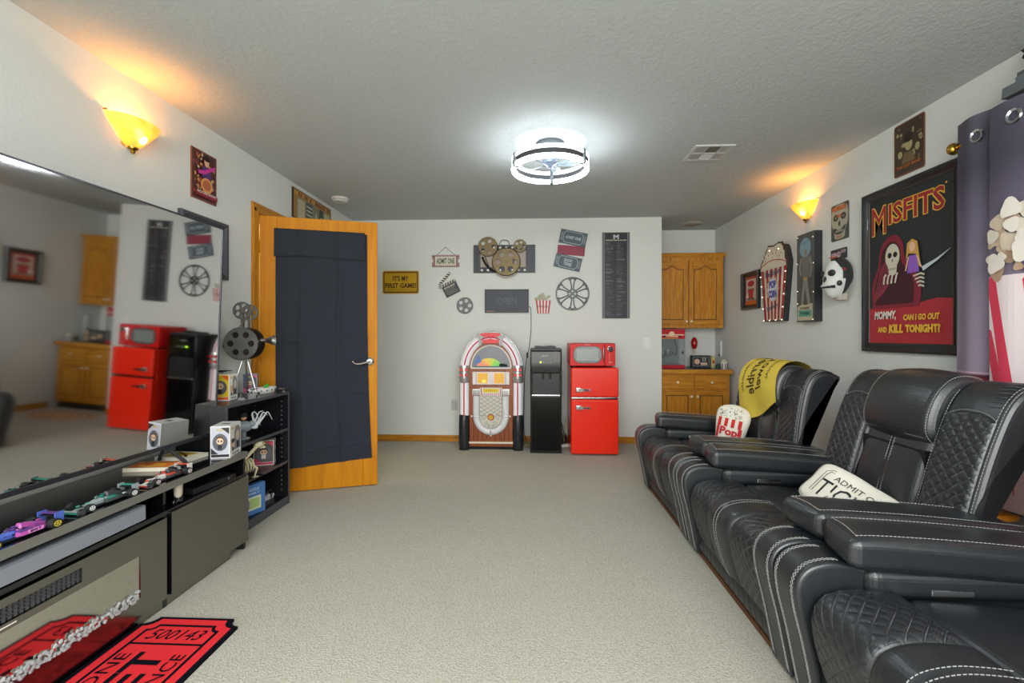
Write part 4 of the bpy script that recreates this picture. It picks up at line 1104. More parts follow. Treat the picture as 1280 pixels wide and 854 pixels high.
tb = thing('remote_tray', 'black handled tray lying on top of the water cooler', 'tray', (.13, 4.66, 1.0365))
MB().prism([(-.11, .0), (.10, .0), (.105, .018), (.06, .026), (-.02, .020), (-.10, .024), (-.115, .016)], -.05, .05, M_black).build('tray_body', tb)
MB().cyl((-.115, 0, .014), (-.02, 0, .018), .006, P('b9a0a0', .4), n=8).build('handle', tb)
# red retro fridge
M_fr = mat('fridge_red', 'e62a15', .25, coat=.1, spec=.4)
fz = thing('fridge', 'bright red two door retro fridge with chrome lever handles', 'fridge', (.599, 4.43, 0))
FW, FH, FD = .228, .852, .50
MB().box((-FW, .045, .012), (FW, FD, FH), M_fr, .012).box((-FW+.03, .07, 0), (FW-.03, FD-.03, .02), M_dark).build('body', fz)
MB().box((-FW, -.005, .015), (FW, .042, .545), M_fr, .014, 3).build('fridge_door', fz)
MB().box((-FW, -.005, .568), (FW, .042, FH), M_fr, .014, 3).build('freezer_door', fz)
MB().box((-FW+.004, -.001, .549), (FW-.004, .04, .565), M_chrome, .002).build('chrome_band', fz)
for z in (.640, .468):
    g = MB().box((-.185, -.032, z-.024), (-.135, -.004, z+.024), M_chrome, .008, 3).prism([(-.14, z-.018), (-.105, z-.009), (-.05, z-.010), (-.045, z), (-.05, z+.008), (-.105, z+.008), (-.14, z+.016)], -.040, -.024, M_chrome).prism([(-.115, z-.005), (-.055, z-.006), (-.055, z+.004), (-.115, z+.004)], -.042, -.039, M_dark)
    g.build('chrome_handle', fz)
# microwave
mw = thing('microwave', 'red retro microwave with oval window on top of the fridge', 'microwave', (.582, 4.47, FH+.001))
M_mwr = mat('microwave_red', 'c9181a', .3, spec=.25)
MB().box((-.222, .012, .012), (.222, .36, .235), M_mwr, .012).build('case', mw)
MB().box((-.220, -.004, .014), (.118, .014, .232), M_mwr, .006).build('door', mw)
MB().box((.120, -.004, .014), (.220, .014, .232), M_mwr, .006).build('control_panel', mw)
def rrect(x0, z0, x1, z1, r, n=6): return arc2(x1-r, z1-r, r, r, 0, PI/2, n)+arc2(x0+r, z1-r, r, r, PI/2, PI, n)+arc2(x0+r, z0+r, r, r, PI, 1.5*PI, n)+arc2(x1-r, z0+r, r, r, 1.5*PI, 2*PI, n)
A_ = Art(y=-.0045); A_.poly(rrect(-.188, .038, .092, .208, .07), P('5a1a20', .3)); A_.poly(rrect(-.180, .045, .084, .201, .064), mat('oven_window', '565c5c', .12)); A_.poly(rrect(-.155, .065, .055, .180, .01), mat('oven_inner', '7b8280', .15))
A_.text('RETRO', -.05, .220, .06, .008, P('e0b0b0')); A_.build('window', mw)
MB().tube([(.104, -.004, .065), (.106, -.028, .075), (.106, -.03, .14), (.106, -.028, .195), (.104, -.004, .205)], .006, M_chrome, n=8).build('door_handle', mw)
MB().lathe([(.0005, -.03), (.019, -.028), (.021, -.005), (.0005, -.004)], M_black, c=(.172, 0, .178), axis='y', n=20, cap=False).lathe([(.022, -.009), (.027, -.007), (.027, -.004), (.022, -.004)], M_chrome, c=(.172, 0, .178), axis='y', n=20, cap=False).build('dial', mw)
A_ = Art(y=-.0045)
for k in range(5): A_.ell(.162, .075+k*.014, .003, .003, P('e8c8c8')); A_.k -= 1
A_.text('START', .172, .050, .035, .012, P('e8c8c8')); A_.build('button_print', mw)
g = MB()
for x in (-.18, .18):
    for y in (.04, .32): g.cyl((x, y, 0), (x, y, .013), .012, M_dark, n=10)
g.build('feet', mw)
# cables between cooler and fridge
cb = MB(); random.seed(5)
for k in range(4):
    pts = [(.295+.06*random.random(), 4.80+.10*random.random(), .012+.30*random.random()*(1 if i % 2 else .1)) for i in range(7)]
    cb.tube(crm(pts, 6), .004, M_dark if k else P('b9b08a'), n=6)
tag(cb.build('cables'), 'tangle of thin black cables on the floor between cooler and fridge', 'cable')
ps = thing('power_adapter', 'white power strip end on the carpet left of the fridge', 'power strip', (.325, 4.78, 0), R(20))
MB().box((-.05, -.02, 0), (.05, .02, .03), P('d9d6cc'), .005).build('case', ps); MB().box((-.03, -.008, .03), (-.01, .008, .036), M_dark).build('socket', ps)
tag(MB().tube(crm([(-.10, 4.85, .01), (-.06, 4.80, .006), (-.02, 4.86, .006), (.0, 4.9, .02)], 6), .004, P('c9a23c'), n=6).tube(crm([(-.11, 4.9, .02), (-.07, 4.86, .03), (-.03, 4.9, .006)], 6), .003, P('8ab04a'), n=6).build('cables'), 'short yellow and green cables on the carpet between jukebox and cooler', 'cable')
# ------------------------------------------------ signs and decorations, each centred on its place, facing -y
def wall_item(name, label, cat, x, z, group=None): return thing(name, label, cat, (x, YB, z), 0, group)
ys = wall_item('metal_sign', "yellow metal sign reading IT'S MY FIRST GAME on the back wall", 'sign', -1.457, 1.752)
M_ysg, M_brn = P('b9930f', .35), P('5a3208', .4)
MB().prism(rrect(-.203, -.127, .203, .127, .02), -.006, -.001, M_ysg).build('plate', ys)
A_ = Art(y=-.006); A_.poly(rrect(-.192, -.116, .192, .116, .016), M_brn).poly(rrect(-.180, -.102, .180, .102, .012), M_ysg)
A_.text("IT'S MY", 0, .042, .175, .056, P('3c1408'), bold=.03).text("FIRST GAME!", 0, -.036, .345, .056, P('3c1408'), bold=.03).text('PLEASE BE PATIENT WITH ME AND CHEER FOR US ALL', 0, -.084, .33, .012, M_brn).build('print', ys)
g = MB()
for x in (-.15, .15): g.cyl((x, -.009, .108), (x, -.005, .108), .004, M_gold, n=8)
g.build('screws', ys)
ad = wall_item('hanging_sign', 'small maroon ticket sign reading ADMIT ONE hung on a string', 'sign', -.957, 1.983)
MB().box((-.150, -.010, -.066), (.150, -.002, .066), P('7c4148', .6)).build('board', ad)
A_ = Art(y=-.010); crm_ = P('cfcabb', .6); A_.rect(-.118, -.05, .118, .05, crm_); A_.text('ADMIT ONE', 0, 0, .20, .062, P('2d4a3e'), bold=.02)
for k in range(14):
    for z in (-.058, .058): A_.ell(-.137+k*.021, z, .006, .005, crm_, n=8); A_.k -= 1
for k in range(5):
    for x in (-.138, .138): A_.rect(x-.008, -.04+k*.018, x+.008, -.032+k*.018, crm_); A_.k -= 1
for s_ in (-1, 1): A_.ell(s_*.150, 0, .016, .016, M_wall, n=14)
A_.build('print', ad)
MB().tube([(-.10, -.006, .064), (-.004, -.006, .150), (.004, -.006, .150), (.10, -.006, .064)], .002, M_dark, n=5).build('string', ad)
MB().cyl((0, -.012, .150), (0, 0, .150), .004, M_dark, n=8).build('nail', ad)
cl = wall_item('clapperboard', 'black and white film clapperboard ornament tilted on the wall', 'wall decoration', -.905, 1.69)
Rm = Matrix.Rotation(R(-27), 4, 'Y')
MB().prism([(-.085, -.085), (.085, -.085), (.085, .035), (-.085, .035)], -.012, -.002, P('3a3c3d', .5)).xf(Rm).build('slate', cl)
g = MB().prism([(-.095, .037), (.085, .037), (.085, .066), (-.095, .066)], -.012, -.002, P('2a2b2c', .5)); g.xf(Rm).build('clap_stick', cl)
R2 = Rm @ Matrix.Translation((-.09, 0, .068)) @ Matrix.Rotation(R(-22), 4, 'Y')
MB().prism([(0, 0), (.18, 0), (.18, .028), (0, .028)], -.012, -.002, P('2a2b2c', .5)).xf(R2).build('clap_stick', cl)
A_ = Art(y=-.012, M=Rm)
for k in range(6): A_.poly([(-.088+k*.03, .038), (-.075+k*.03, .038), (-.064+k*.03, .065), (-.077+k*.03, .065)], crm_); A_.k -= 1
A_.text('MOVIE NIGHT', 0, .015, .13, .022, crm_, bold=.02)
for k, (a, b) in enumerate(((-.07, .06), (-.07, .04), (-.07, .065), (-.05, .06))): A_.rect(a, -.012-k*.018, b, -.008-k*.018, P('9a9c9c')); A_.k -= 1
A_.build('print', cl)
A_ = Art(y=-.012, M=R2)
for k in range(6): A_.poly([(.016+k*.03, .001), (.003+k*.03, .027), (.016+k*.03, .027), (.029+k*.03, .001)], crm_); A_.k -= 1
A_.build('stick_stripes', cl)
MB().cyl((-.095, -.018, .052), (-.095, -.002, .052), .02, P('8d8f90', .4), n=16).xf(Rm).build('hinge_disc', cl)
def wall_reel(label, x, z, r, m, holes, hr, hd, y=-.012, name='film_reel', group=None):
    t = wall_item(name, label, 'wall decoration', x, z, group); g = MB(); reel(g, (0, y, 0), r, .010, m, holes, hr, hd); g.build('disc', t)
    MB().cyl((0, y, 0), (0, 0, 0), r*.08, m, n=10).build('peg', t); return t
M_gr = mat('grey_metal', '6a6c6e', .5, .2); M_brz = mat('bronze', '6e5f42', .45, .5)
wall_reel('small grey film reel ornament under the clapperboard', -.744, 1.493, .089, M_gr, 5, .24, .60)
# film strip panel with three bronze reels
fs_ = wall_item('film_strip_panel', 'metal film strip panel behind the three bronze reels', 'wall decoration', -.311, 2.0)
MB().box((-.337, -.016, .095), (.337, -.006, .152), M_black).box((-.337, -.016, -.152), (.337, -.006, -.090), M_black).box((-.337, -.022, -.152), (-.300, -.004, .152), mat('gunmetal', '43474a', .5, .3)).box((.300, -.022, -.152), (.337, -.004, .152), mat('gunmetal')).box((.235, -.018, -.152), (.298, -.004, .152), mat('gunmetal')).box((-.298, -.018, -.152), (-.262, -.004, .152), mat('gunmetal')).build('frame_strips', fs_)
MB().box((-.262, -.010, -.092), (.236, -.004, .097), P('a3968a', .5)).build('picture_plate', fs_)
A_ = Art(y=-.0165)
for k in range(8):
    for z in (-.122, .124): A_.ell(-.245+k*.067, z, .014, .013, P('c9ccca', .3), n=14); A_.k -= 1
A_.build('sprocket_dots', fs_)
MB().tube(crm([(-.24, -.02, .02), (-.20, -.024, -.06), (-.14, -.024, -.12), (-.09, -.03, -.14)], 5), .012, M_black, n=8).tube(crm([(-.05, -.02, .13), (-.04, -.024, .19), (.0, -.024, .205), (.045, -.024, .19), (.05, -.02, .14), (.0, -.02, .10)], 5), .004, M_gr, n=6).tube([(.13, -.03, .12), (.09, -.03, -.10)], .004, M_black, n=6).tube([(-.22, -.03, .05), (-.16, -.03, -.10)], .004, M_black, n=6).build('wire_scroll', fs_)
wall_reel('bronze film reel at upper left of the film strip panel', -.489, 2.131, .106, M_brz, 5, .20, .60, -.034)
wall_reel('largest bronze film reel in the centre of the film strip panel', -.288, 1.963, .153, M_brz, 6, .20, .60, -.045)
wall_reel('smallest bronze film reel at upper right of the film strip panel', -.139, 2.137, .070, M_brz, 5, .24, .60, -.034)
ri = MB().lathe([(.15, -.03), (.155, -.03), (.155, -.022), (.15, -.022)], M_brz, c=(-.288+.311, 0, 1.945-2.0), axis='y', n=40, cap=False); ri.build('rim_ring', fs_)
# message board with cable
ms = wall_item('message_board', 'dark grey electric message board with thin black frame and hanging cord', 'sign', -.284, 1.54)
MB().box((-.232, -.014, -.118), (.232, -.004, .118), mat('slate_board', '53565f', .5, spec=.2)).build('panel', ms)
g = MB()
for lo, hi in (((-.240, -.022, .116), (.240, -.002, .128)), ((-.240, -.022, -.128), (.240, -.002, -.116)), ((-.240, -.022, -.116), (-.228, -.002, .116)), ((.228, -.022, -.116), (.240, -.002, .116))): g.box(lo, hi, M_black)
g.build('frame', ms)
A_ = Art(y=-.0145); A_.text('OPEN', 0, .0, .22, .075, P('5d616a', .5)); A_.rect(-.22, -.114, -.14, -.108, mat('amber_strip', 'b8702a', .3)); A_.build('faint_lettering', ms)
MB().tube(crm([(.24, -.010, -.06), (.262, -.010, -.09), (.265, -.012, -.30), (.245, -.012, -.50), (.20, -.02, -.75), (.19, -.04, -1.1), (.19, -.05, -1.40), (.22, -.07, -1.53)], 6), .0032, M_black, n=6).box((.214, -.03, -.62), (.234, -.012, -.56), M_black, .004).build('power_cord', ms)
# popcorn box ornament
pp = wall_item('popcorn_ornament', 'small red and white popcorn box ornament beside the round reel', 'wall decoration', .113, 1.508)
MB().prism([(-.062, -.105), (.062, -.105), (.082, .04), (-.082, .04)], -.016, -.002, P('dcd8d2', .5)).build('box', pp)
A_ = Art(y=-.016)
for k in range(5):
    a, b = -.062+.124*(k*2)/9, -.062+.124*(k*2+1)/9; c, d = -.082+.164*(k*2)/9, -.082+.164*(k*2+1)/9; A_.poly([(a, -.105), (b, -.105), (d, .04), (c, .04)], P('b8283a', .5)); A_.k -= 1
A_.k += 1; A_.text('POPCORN', 0, -.03, .12, .022, P('4a2430')); A_.build('stripes', pp)
g = MB(); random.seed(2)
for k in range(26):
    a = random.uniform(0, PI); r = random.uniform(.0, .075); g.ball((r*1.1*math.cos(a), -.010, .05+r*.75*math.sin(a)), .018, P('b4b09a', .7), n=6, sc=(1, .45, .9), jit=.2)
g.build('popcorn', pp)
# big spoked reel
bg = wall_item('film_reel', 'large dark grey spoked film reel right of the popcorn ornament', 'wall decoration', .430, 1.618)
M_dg = mat('dark_grey_metal', '4d5050', .4, .6)
r = .183
MB().lathe([(r*.92, -.012), (r*.93, -.017), (r*.99, -.017), (r, -.010), (r*.99, -.004), (r*.92, -.004)], M_dg, axis='y', n=56, cap=False).build('rim', bg)
for k in range(6):
    a = PI/2+2*PI*k/6; 
    g = MB(); M_ = Matrix.Rotation(-a, 4, 'Y')
    for s_ in (-1, 1): g.tube([(M_ @ Vector(p)) for p in crm([(.045, -.010, s_*.010), (.08, -.010, s_*.012), (.13, -.010, s_*.020), (.155, -.010, s_*.034), (.172, -.010, s_*.052)], 4)], .0055, M_dg, n=6)
    g.tube([(M_ @ Vector(p)) for p in crm([(.152, -.010, -.026), (.166, -.010, 0), (.152, -.010, .026)], 4)], .005, M_dg, n=6)
    g.build('spoke', bg)
g = MB(); reel(g, (0, -.010, 0), .052, .012, M_dg, 4, .25, .55); g.build('hub', bg)
# three tickets
def ticket(label, quad, lines, base_c, ink, y):
    cx = sum(p[0] for p in quad)/4; cz = sum(p[1] for p in quad)/4
    ux = Vector((quad[1][0]-quad[0][0], quad[1][1]-quad[0][1])); w_ = ux.length; h_ = (Vector(quad[3])-Vector(quad[0])).length
    a = math.atan2(ux.y, ux.x); t = wall_item('ticket_sign', label, 'sign', cx, cz); Mr = Matrix.Rotation(-a, 4, 'Y'); hw, hh = w_/2, h_/2
    MB().prism([(-hw, -hh), (hw, -hh), (hw, hh), (-hw, hh)], y-.008, y, base_c).xf(Mr).build('plate', t)
    A_ = Art(y=y-.008, M=Mr)
    if ink:
        n_ = .022; A_.line([(-hw*.72+n_, -hh*.8), (hw*.72-n_, -hh*.8), (hw*.72, -hh*.8+n_), (hw*.72, hh*.8-n_), (hw*.72-n_, hh*.8), (-hw*.72+n_, hh*.8), (-hw*.72, hh*.8-n_), (-hw*.72, -hh*.8+n_)], .005, ink, closed=True)
        n = len(lines); 
        for k, l_ in enumerate(lines): A_.text(l_, 0, (n-1)*.5*.04-k*.04, min(.17, .03*len(l_)*.75), .034, ink, bold=.04)
        for s_ in (-1, 1): A_.text('ADMIT', s_*hw*.86, 0, h_*.6, .016, ink, rot=s_*PI/2)
    A_.build('print', t)
    return t
M_tkt = P('4c5862', .5); M_tin = P('aeb8bd', .5)
ticket('dark blue ticket sign reading ADMIT ONE, topmost of three', [(.312, 2.324), (.597, 2.262), (.562, 2.115), (.278, 2.177)], ['ADMIT ONE'], M_tkt, M_tin, -.014)
ticket('plain crimson ticket sign between the two dark blue ones', [(.268, 2.152), (.562, 2.125), (.565, 2.02), (.268, 2.050)], [], P('8e3045', .5), P('7c2a3c', .5), -.002)
ticket('dark blue ticket sign reading SHOW TIME, lowest of three', [(.258, 2.06), (.537, 1.992), (.500, 1.853), (.220, 1.92)], ['SHOW', 'TIME'], M_tkt, M_tin, -.014)
# tall movie quotes board
qb = wall_item('quotes_board', 'tall narrow black film strip poster crowded with lines of movie quotes', 'poster', .897, 1.813)
MB().box((-.148, -.012, -.464), (.148, -.002, .464), P('35343a', .45)).build('board', qb)
A_ = Art(y=-.012); A_.rect(-.118, -.455, .118, .455, P('23232b', .45)); A_.rect(-.148, -.464, -.120, .464, P('77787a', .45)).rect(.120, -.464, .148, .464, P('77787a', .45))
for k in range(58):
    z = -.455+k*.016
    for x in (-.134, .134): A_.rect(x-.006, z, x+.006, z+.008, P('2a2a2e', .45)); A_.k -= 1
A_.k += 1; lt = P('b9b9bc', .5); lt2 = P('75757c', .5)
A_.text('M', 0, .415, .06, .05, lt, bold=.05); A_.text('GREATEST MOVIE QUOTES', 0, .378, .225, .014, P('d8d6c4', .5), bold=.03)
random.seed(8)
words = ['I WILL BE BACK SOON', 'HERE IS LOOKING AT YOU', 'YOU HAD ME AT HELLO', 'THERE IS NO PLACE LIKE HOME', 'SHOW ME THE MONEY', 'NO CRYING IN BASEBALL', 'WE NEED A BIGGER BOAT', 'ROUND UP THE USUAL', 'STELLA', 'YOU TALKING TO ME', 'ROSEBUD', 'KEEP YOUR FRIENDS CLOSE']
for x0 in (-.108, .008):
    z = .352
    while z > -.44:
        wd = random.uniform(.03, .098); h_ = random.choice([.006, .006, .008]); A_.text(random.choice(words), x0+wd/2, z, wd, h_, lt if random.random() < .22 else lt2); A_.k -= 1; z -= random.choice([.011, .011, .013, .02])
A_.build('print', qb)
# light switch and socket
sw = wall_item('light_switch', 'white light switch plate beside the alcove corner', 'switch', 1.225, 1.083)
MB().box((-.036, -.006, -.058), (.036, -.0005, .058), P('e2e2de', .4), .003).build('plate', sw); MB().box((-.006, -.014, -.012), (.006, -.005, .012), P('ececea', .4)).build('toggle', sw)
so = wall_item('power_socket', 'white power socket plate low on the wall left of the jukebox', 'socket', -.86, .40)
MB().box((-.036, -.006, -.058), (.036, -.0005, .058), P('b9bab6', .4), .003).build('plate', so)
A_ = Art(y=-.006)
for z in (.025, -.025): A_.rect(-.012, z-.006, -.008, z+.006, M_dark).rect(.008, z-.006, .012, z+.006, M_dark)
A_.build('socket_slots', so)
# ------------------------------------------------ alcove kitchenette
M_groove = mat('oak_groove', '6e430c', .5)
def raised_door(parent, x0, x1, z0, z1, yf, arch=False, name='door', knobside=1, kz=None):
    o = MB().box((x0, yf, z0), (x1, yf+.018, z1), M_oak, .003).build(name, parent)
    fw_ = .05; g = MB()
    g.box((x0, yf-.007, z0), (x0+fw_, yf, z1), M_oak, .003).box((x1-fw_, yf-.007, z0), (x1, yf, z1), M_oak, .003).box((x0+fw_, yf-.006, z0), (x1-fw_, yf, z0+fw_), M_oakh, .003)
    if arch:
        xa, xb = x0+fw_, x1-fw_; cx = (xa+xb)/2; hw = (xb-xa)/2; zt = z1
        lower = [(xa+(xb-xa)*i/24, zt-.090+.040*math.exp(-(((i/24)-.5)/.17)**2)+.008*math.cos((i/24)*2*PI*2)*0) for i in range(25)]
        g.prism([(xb, zt), (xa, zt)]+lower, yf-.006, yf, M_oakh)
        pan = [(xb-.012, z0+fw_+.012)]+[(p[0]*.94+cx*.06, p[1]-.012) for p in reversed(lower)]+[(xa+.012, z0+fw_+.012)]
        g.prism([(xb, z0+fw_)]+list(reversed(lower))+[(xa, z0+fw_)], yf-.0012, yf, M_groove).prism(pan, yf-.0055, yf, M_oak)
    else:
        g.box((x0+fw_, yf-.0012, z0+fw_), (x1-fw_, yf, z1-fw_), M_groove).box((x0+fw_, yf-.006, z1-fw_), (x1-fw_, yf, z1), M_oakh, .003).box((x0+fw_+.012, yf-.005, z0+fw_+.012), (x1-fw_-.012, yf, z1-fw_-.012), M_oak, .004)
    g.build('door_frame', o)
    kx = x1-.022 if knobside > 0 else x0+.022
    MB().lathe([(.0005, -.026), (.011, -.024), (.013, -.016), (.005, -.010), (.005, 0), (.0005, 0)], mat('white_knob', 'e3dccb', .2), c=(kx, yf-.006, kz), axis='y', n=14, cap=False).build('knob', o)
uc = thing('wall_cabinet', 'oak wall cabinet with two arched doors high in the alcove', 'cabinet', (0, 0, 0))
MB().box((XA+.002, 5.30, 1.25), (2.165, YA-.001, 2.06), M_oak, .003).build('carcass', uc)
MB().prism([(0, 0), (.012, 0), (.022, .035), (.03, .05), (0, .05)], XA+.002, 2.165+.0, M_oakh, M=Matrix(((0, 1, 0, 0), (-1, 0, 0, 5.30), (0, 0, 1, 2.055), (0, 0, 0, 1)))).box((2.165, 5.27, 2.06), (2.19, YA-.002, 2.105), M_oak, .004).box((XA+.002, 5.30, 2.055), (2.165, YA-.002, 2.104), M_oak).build('crown_moulding', uc)
MB().box((XA+.002, 5.285, 1.25), (2.165, 5.30, 2.055), M_oak).build('face_frame', uc)
raised_door(uc, 1.40, 1.765, 1.29, 2.01, 5.267, True, knobside=1, kz=1.325); raised_door(uc, 1.775, 2.135, 1.29, 2.01, 5.267, True, knobside=-1, kz=1.325)
bc2 = thing('base_cabinet', 'oak base cabinet with two drawers above two doors in the alcove', 'cabinet', (0, 0, 0))
MB().box((XA+.002, 5.06, .08), (2.14, YA-.001, .745), M_oak).box((XA+.002, 5.10, 0), (2.14, YA-.001, .08), M_dark).build('carcass', bc2)
for (a, b) in ((1.405, 1.745), (1.765, 2.115)):
    o = MB().box((a, 5.040, .585), (b, 5.058, .725), M_oakh, .004).build('drawer', bc2)
    MB().lathe([(.0005, -.026), (.011, -.024), (.013, -.016), (.005, -.010), (.005, 0), (.0005, 0)], mat('white_knob'), c=((a+b)/2, 5.040, .655), axis='y', n=14, cap=False).build('knob', o)
raised_door(bc2, 1.405, 1.745, .11, .565, 5.046, False, knobside=1, kz=.50); raised_door(bc2, 1.765, 2.115, .11, .565, 5.046, False, knobside=-1, kz=.50)
wt = thing('worktop', 'dark green worktop with an oak front edge on the base cabinet', 'worktop', (0, 0, 0))
MB().box((XA+.002, 5.045, .752), (2.16, YA-.001, .79), mat('green_laminate', '2c5552', .3)).build('slab', wt)
MB().box((XA+.002, 5.022, .746), (2.165, 5.046, .796), M_oakh, .008).build('oak_edge', wt)
# popcorn machine
pm = thing('popcorn_machine', 'red tabletop popcorn machine with glass sides on the worktop', 'popcorn machine', (1.575, 5.33, .7905))
M_pr = P('b8172a', .3)
MB().box((-.155, -.12, 0), (.14, .12, .04), M_pr, .006).build('base', pm)
MB().box((-.155, -.12, .335), (.14, .12, .445), M_pr, .006).build('canopy', pm)
g = MB()
for x in (-.15, .128):
    for y in (-.118, .106): g.box((x, y, .04), (x+.012, y+.012, .335), M_steel)
g.build('frame_posts', pm)
MB().box((-.14, -.116, .04), (.128, -.114, .335), mat('machine_glass', 'd5dde0', .03, trans=.9, ior=1.1)).build('glass_pane', pm)
MB().box((-.14, .110, .04), (.128, .114, .335), P('8f969c', .3, metal=.3)).build('back_pane', pm)
MB().lathe([(.0005, .14), (.045, .145), (.05, .17), (.05, .21), (.0005, .212)], M_steel, c=(-.02, 0, 0), n=20, cap=False).tube(crm([(.03, 0, .19), (.07, 0, .15), (.08, 0, .22), (.06, 0, .335)], 5), .006, M_dark, n=8).tube([(-.06, 0, .21), (-.06, 0, .335)], .004, M_steel, n=6).box((-.09, -.02, .16), (-.06, .02, .23), P('d8d8d8')).build('kettle', pm)
MB().box((.141, -.03, .16), (.150, .0, .19), M_dark).build('door_latch', pm)
A_ = Art(y=-.1205); A_.rect(-.15, .375, .13, .387, P('e0c8b0')); A_.ell(-.01, .392, .032, .028, P('dfc9a0')); A_.rect(-.15, .337, .06, .347, P('c98a3c')); A_.text('POPCORN', -.01, .364, .14, .016, P('e9d8b8'), bold=.03); A_.ell(-.09, .362, .014, .010, M_dark).ell(.08, .362, .014, .010, M_dark); A_.build('canopy_print', pm)
# framed tin box, cup, plug-in
tn = thing('tin_box', 'black tin box with framed picture front on the worktop', 'box', (1.925, 5.30, .7905), R(-4))
MB().box((-.10, 0, 0), (.10, .10, .145), M_black, .004).build('case', tn)
A_ = Art(y=-.0); A_.rect(-.088, .022, .088, .130, P('77787a')).rect(-.082, .028, .082, .124, P('26262a')); A_.ell(-.045, .075, .030, .032, P('c9a284')); A_.rect(-.008, .034, .065, .066, P('c9a996')); A_.rect(.012, .082, .05, .116, P('b9b4b0')); A_.rect(.02, .088, .042, .11, M_dark); A_.build('front_print', tn)
st2 = thing('packet', 'yellow and red snack packet standing right of the tin box', 'packet', (2.058, 5.32, .7905), R(10))
MB().box((-.02, -.02, 0), (.022, .05, .14), P('c9b88a', .5), .008).build('wrapper', st2)
A_ = Art(y=-.0205); A_.ell(0, .08, .014, .03, P('b8303a')); A_.ell(0, .1, .010, .014, P('d8c23c')); A_.build('wrapper_print', st2)
pk = thing('popcorn_cup', 'small white popcorn tub with dark stripes near the worktop edge', 'tub', (2.122, 5.16, .7965-.006))
MB().lathe([(.0005, 0), (.030, 0), (.036, .075), (.033, .075), (.0005, .06)], P('dcd6d0', .5), n=20, cap=False).build('tub', pk)
g = MB(); random.seed(9)
for k in range(30):
    a = random.uniform(0, 2*PI); r_ = random.uniform(0, .03); g.ball((r_*math.cos(a), r_*math.sin(a), .075+random.uniform(0, .025)*(1-r_/.035)), .010, P('d8cfb8', .7), n=6, jit=.2)
g.build('popcorn', pk)
g = MB()
for k in range(8):
    a = 2*PI*k/8; g.prism([(-.004, .005), (.004, .005), (.005, .065), (-.005, .065)], -.0362, -.030, P('4a3a52'), M=Matrix.Rotation(a, 4, 'Z'))
g.build('stripes', pk)
gj = thing('jar', 'small dark green jar behind the popcorn tub', 'jar', (2.07, 5.20, .7905))
MB().lathe([(.0005, 0), (.017, 0), (.02, .02), (.02, .04), (.012, .05), (.012, .058), (.0005, .06)], P('2a4438', .3), n=16, cap=False).build('jar_body', gj)
ng = thing('night_light', 'red glass plug-in lamp on the alcove wall', 'night light', (1.935, YA, 1.055))
MB().lathe([(.0005, -.055), (.025, -.045), (.035, -.01), (.038, .03), (.025, .075), (.0005, .095)], mat('ruby_glass', 'a80f18', .15, spec=.8), c=(0, -.045, 0), n=16, cap=False).build('glass_shade', ng)
MB().cyl((0, -.045, -.10), (0, -.045, -.055), .016, P('d8c8a8'), n=12).box((-.03, -.008, -.12), (.03, -.0005, -.02), P('d0d0cc')).build('base', ng)
wp = thing('thermostat', 'small white thermostat on the right wall of the alcove', 'thermostat', (XR, 5.42, 1.02), R(-90))
MB().box((-.03, -.02, -.10), (.03, -.0005, .08), P('d0d3d2'), .004).build('case', wp); MB().box((-.02, -.022, -.09), (.02, -.02, -.075), M_dark).build('switch', wp)
mt = thing('mat', 'small oval pinkish woven mat on the carpet before the base cabinet', 'mat', (1.66, 4.72, 0))
MB().add([(.36*math.cos(2*PI*i/40), .22*math.sin(2*PI*i/40), z) for z in (0, .008) for i in range(40)], [list(range(40)), [40+i for i in range(40)]]+[(i, (i+1) % 40, 40+(i+1) % 40, 40+i) for i in range(40)], P('c4a08a', .95)).build('mat_body', mt)
MTp = Matrix(((1, 0, 0, 0), (0, 0, 1, 0), (0, -1, 0, 0), (0, 0, 0, 1)))
A_ = Art(M=MTp, y=-.008)
for r_ in (.85, .6, .35): A_.ell(0, 0, .36*r_, .22*r_, P('a86a5a', .95)); A_.ell(0, 0, .36*(r_-.1), .22*(r_-.1), P('cdb08a', .95))
A_.build('mat_pattern', mt)
# ================================================================ right wall; local x runs towards the camera, local -y into the room
def rw(name, label, cat, y, z, group=None): return thing(name, label, cat, (XR, y, z), R(-90), group)
def lw(name, label, cat, y, z, group=None): return thing(name, label, cat, (XL, y, z), R(90), group)
def frame4(mb, w_, h_, b, d0, d1, m, prof=True):
    # mitred frame, w_ x h_ outside
    for (ax, ay, bx, by) in ((-1, -1, 1, -1), (1, -1, 1, 1), (1, 1, -1, 1), (-1, 1, -1, -1)):
        o0, o1 = Vector((ax*w_/2, ay*h_/2)), Vector((bx*w_/2, by*h_/2))
        def ins(p, q): return Vector((p.x-math.copysign(q, p.x), p.y-math.copysign(q, p.y)))
        steps = [(0, d0), (0, d1*.8), (b*.15, d1), (b*.45, d1), (b*.8, d1*.55), (b, d1*.5), (b, d0)]
        vs = []; 
        for q, d in steps:
            for p in (ins(o0, q), ins(o1, q)): vs.append(Vector((p.x, -d, p.y)))
        mb.add(vs, [(2*i, 2*i+1, 2*i+3, 2*i+2) for i in range(len(steps)-1)], m)
    return mb
mp = rw('framed_poster', 'large black framed red and black concert poster headed MISFITS', 'poster', 2.758, 1.568)
M_frb = mat('black_frame', '1d1f22', .3, coat=.3)
frame4(MB(), .70, 1.015, .052, .001, .032, M_frb).build('frame', mp)
g = frame4(MB(), .60, .915, .010, .010, .0185, P('4a3428', .4)); g.build('inner_lip', mp)
MB().box((-.30, -.014, -.4575), (.30, -.002, .4575), P('24282a', .45)).build('backing', mp)
A_ = Art(y=-.014, eps=.0003); M_pr2, M_pk, M_cr, M_or, M_bn = P('96222c', .45), P('17191b', .45), P('7c1c2e', .45), P('e0b03c', .45), P('c9c4b2', .45)
A_.rect(-.295, -.455, .295, -.235, P('a82a34', .45))
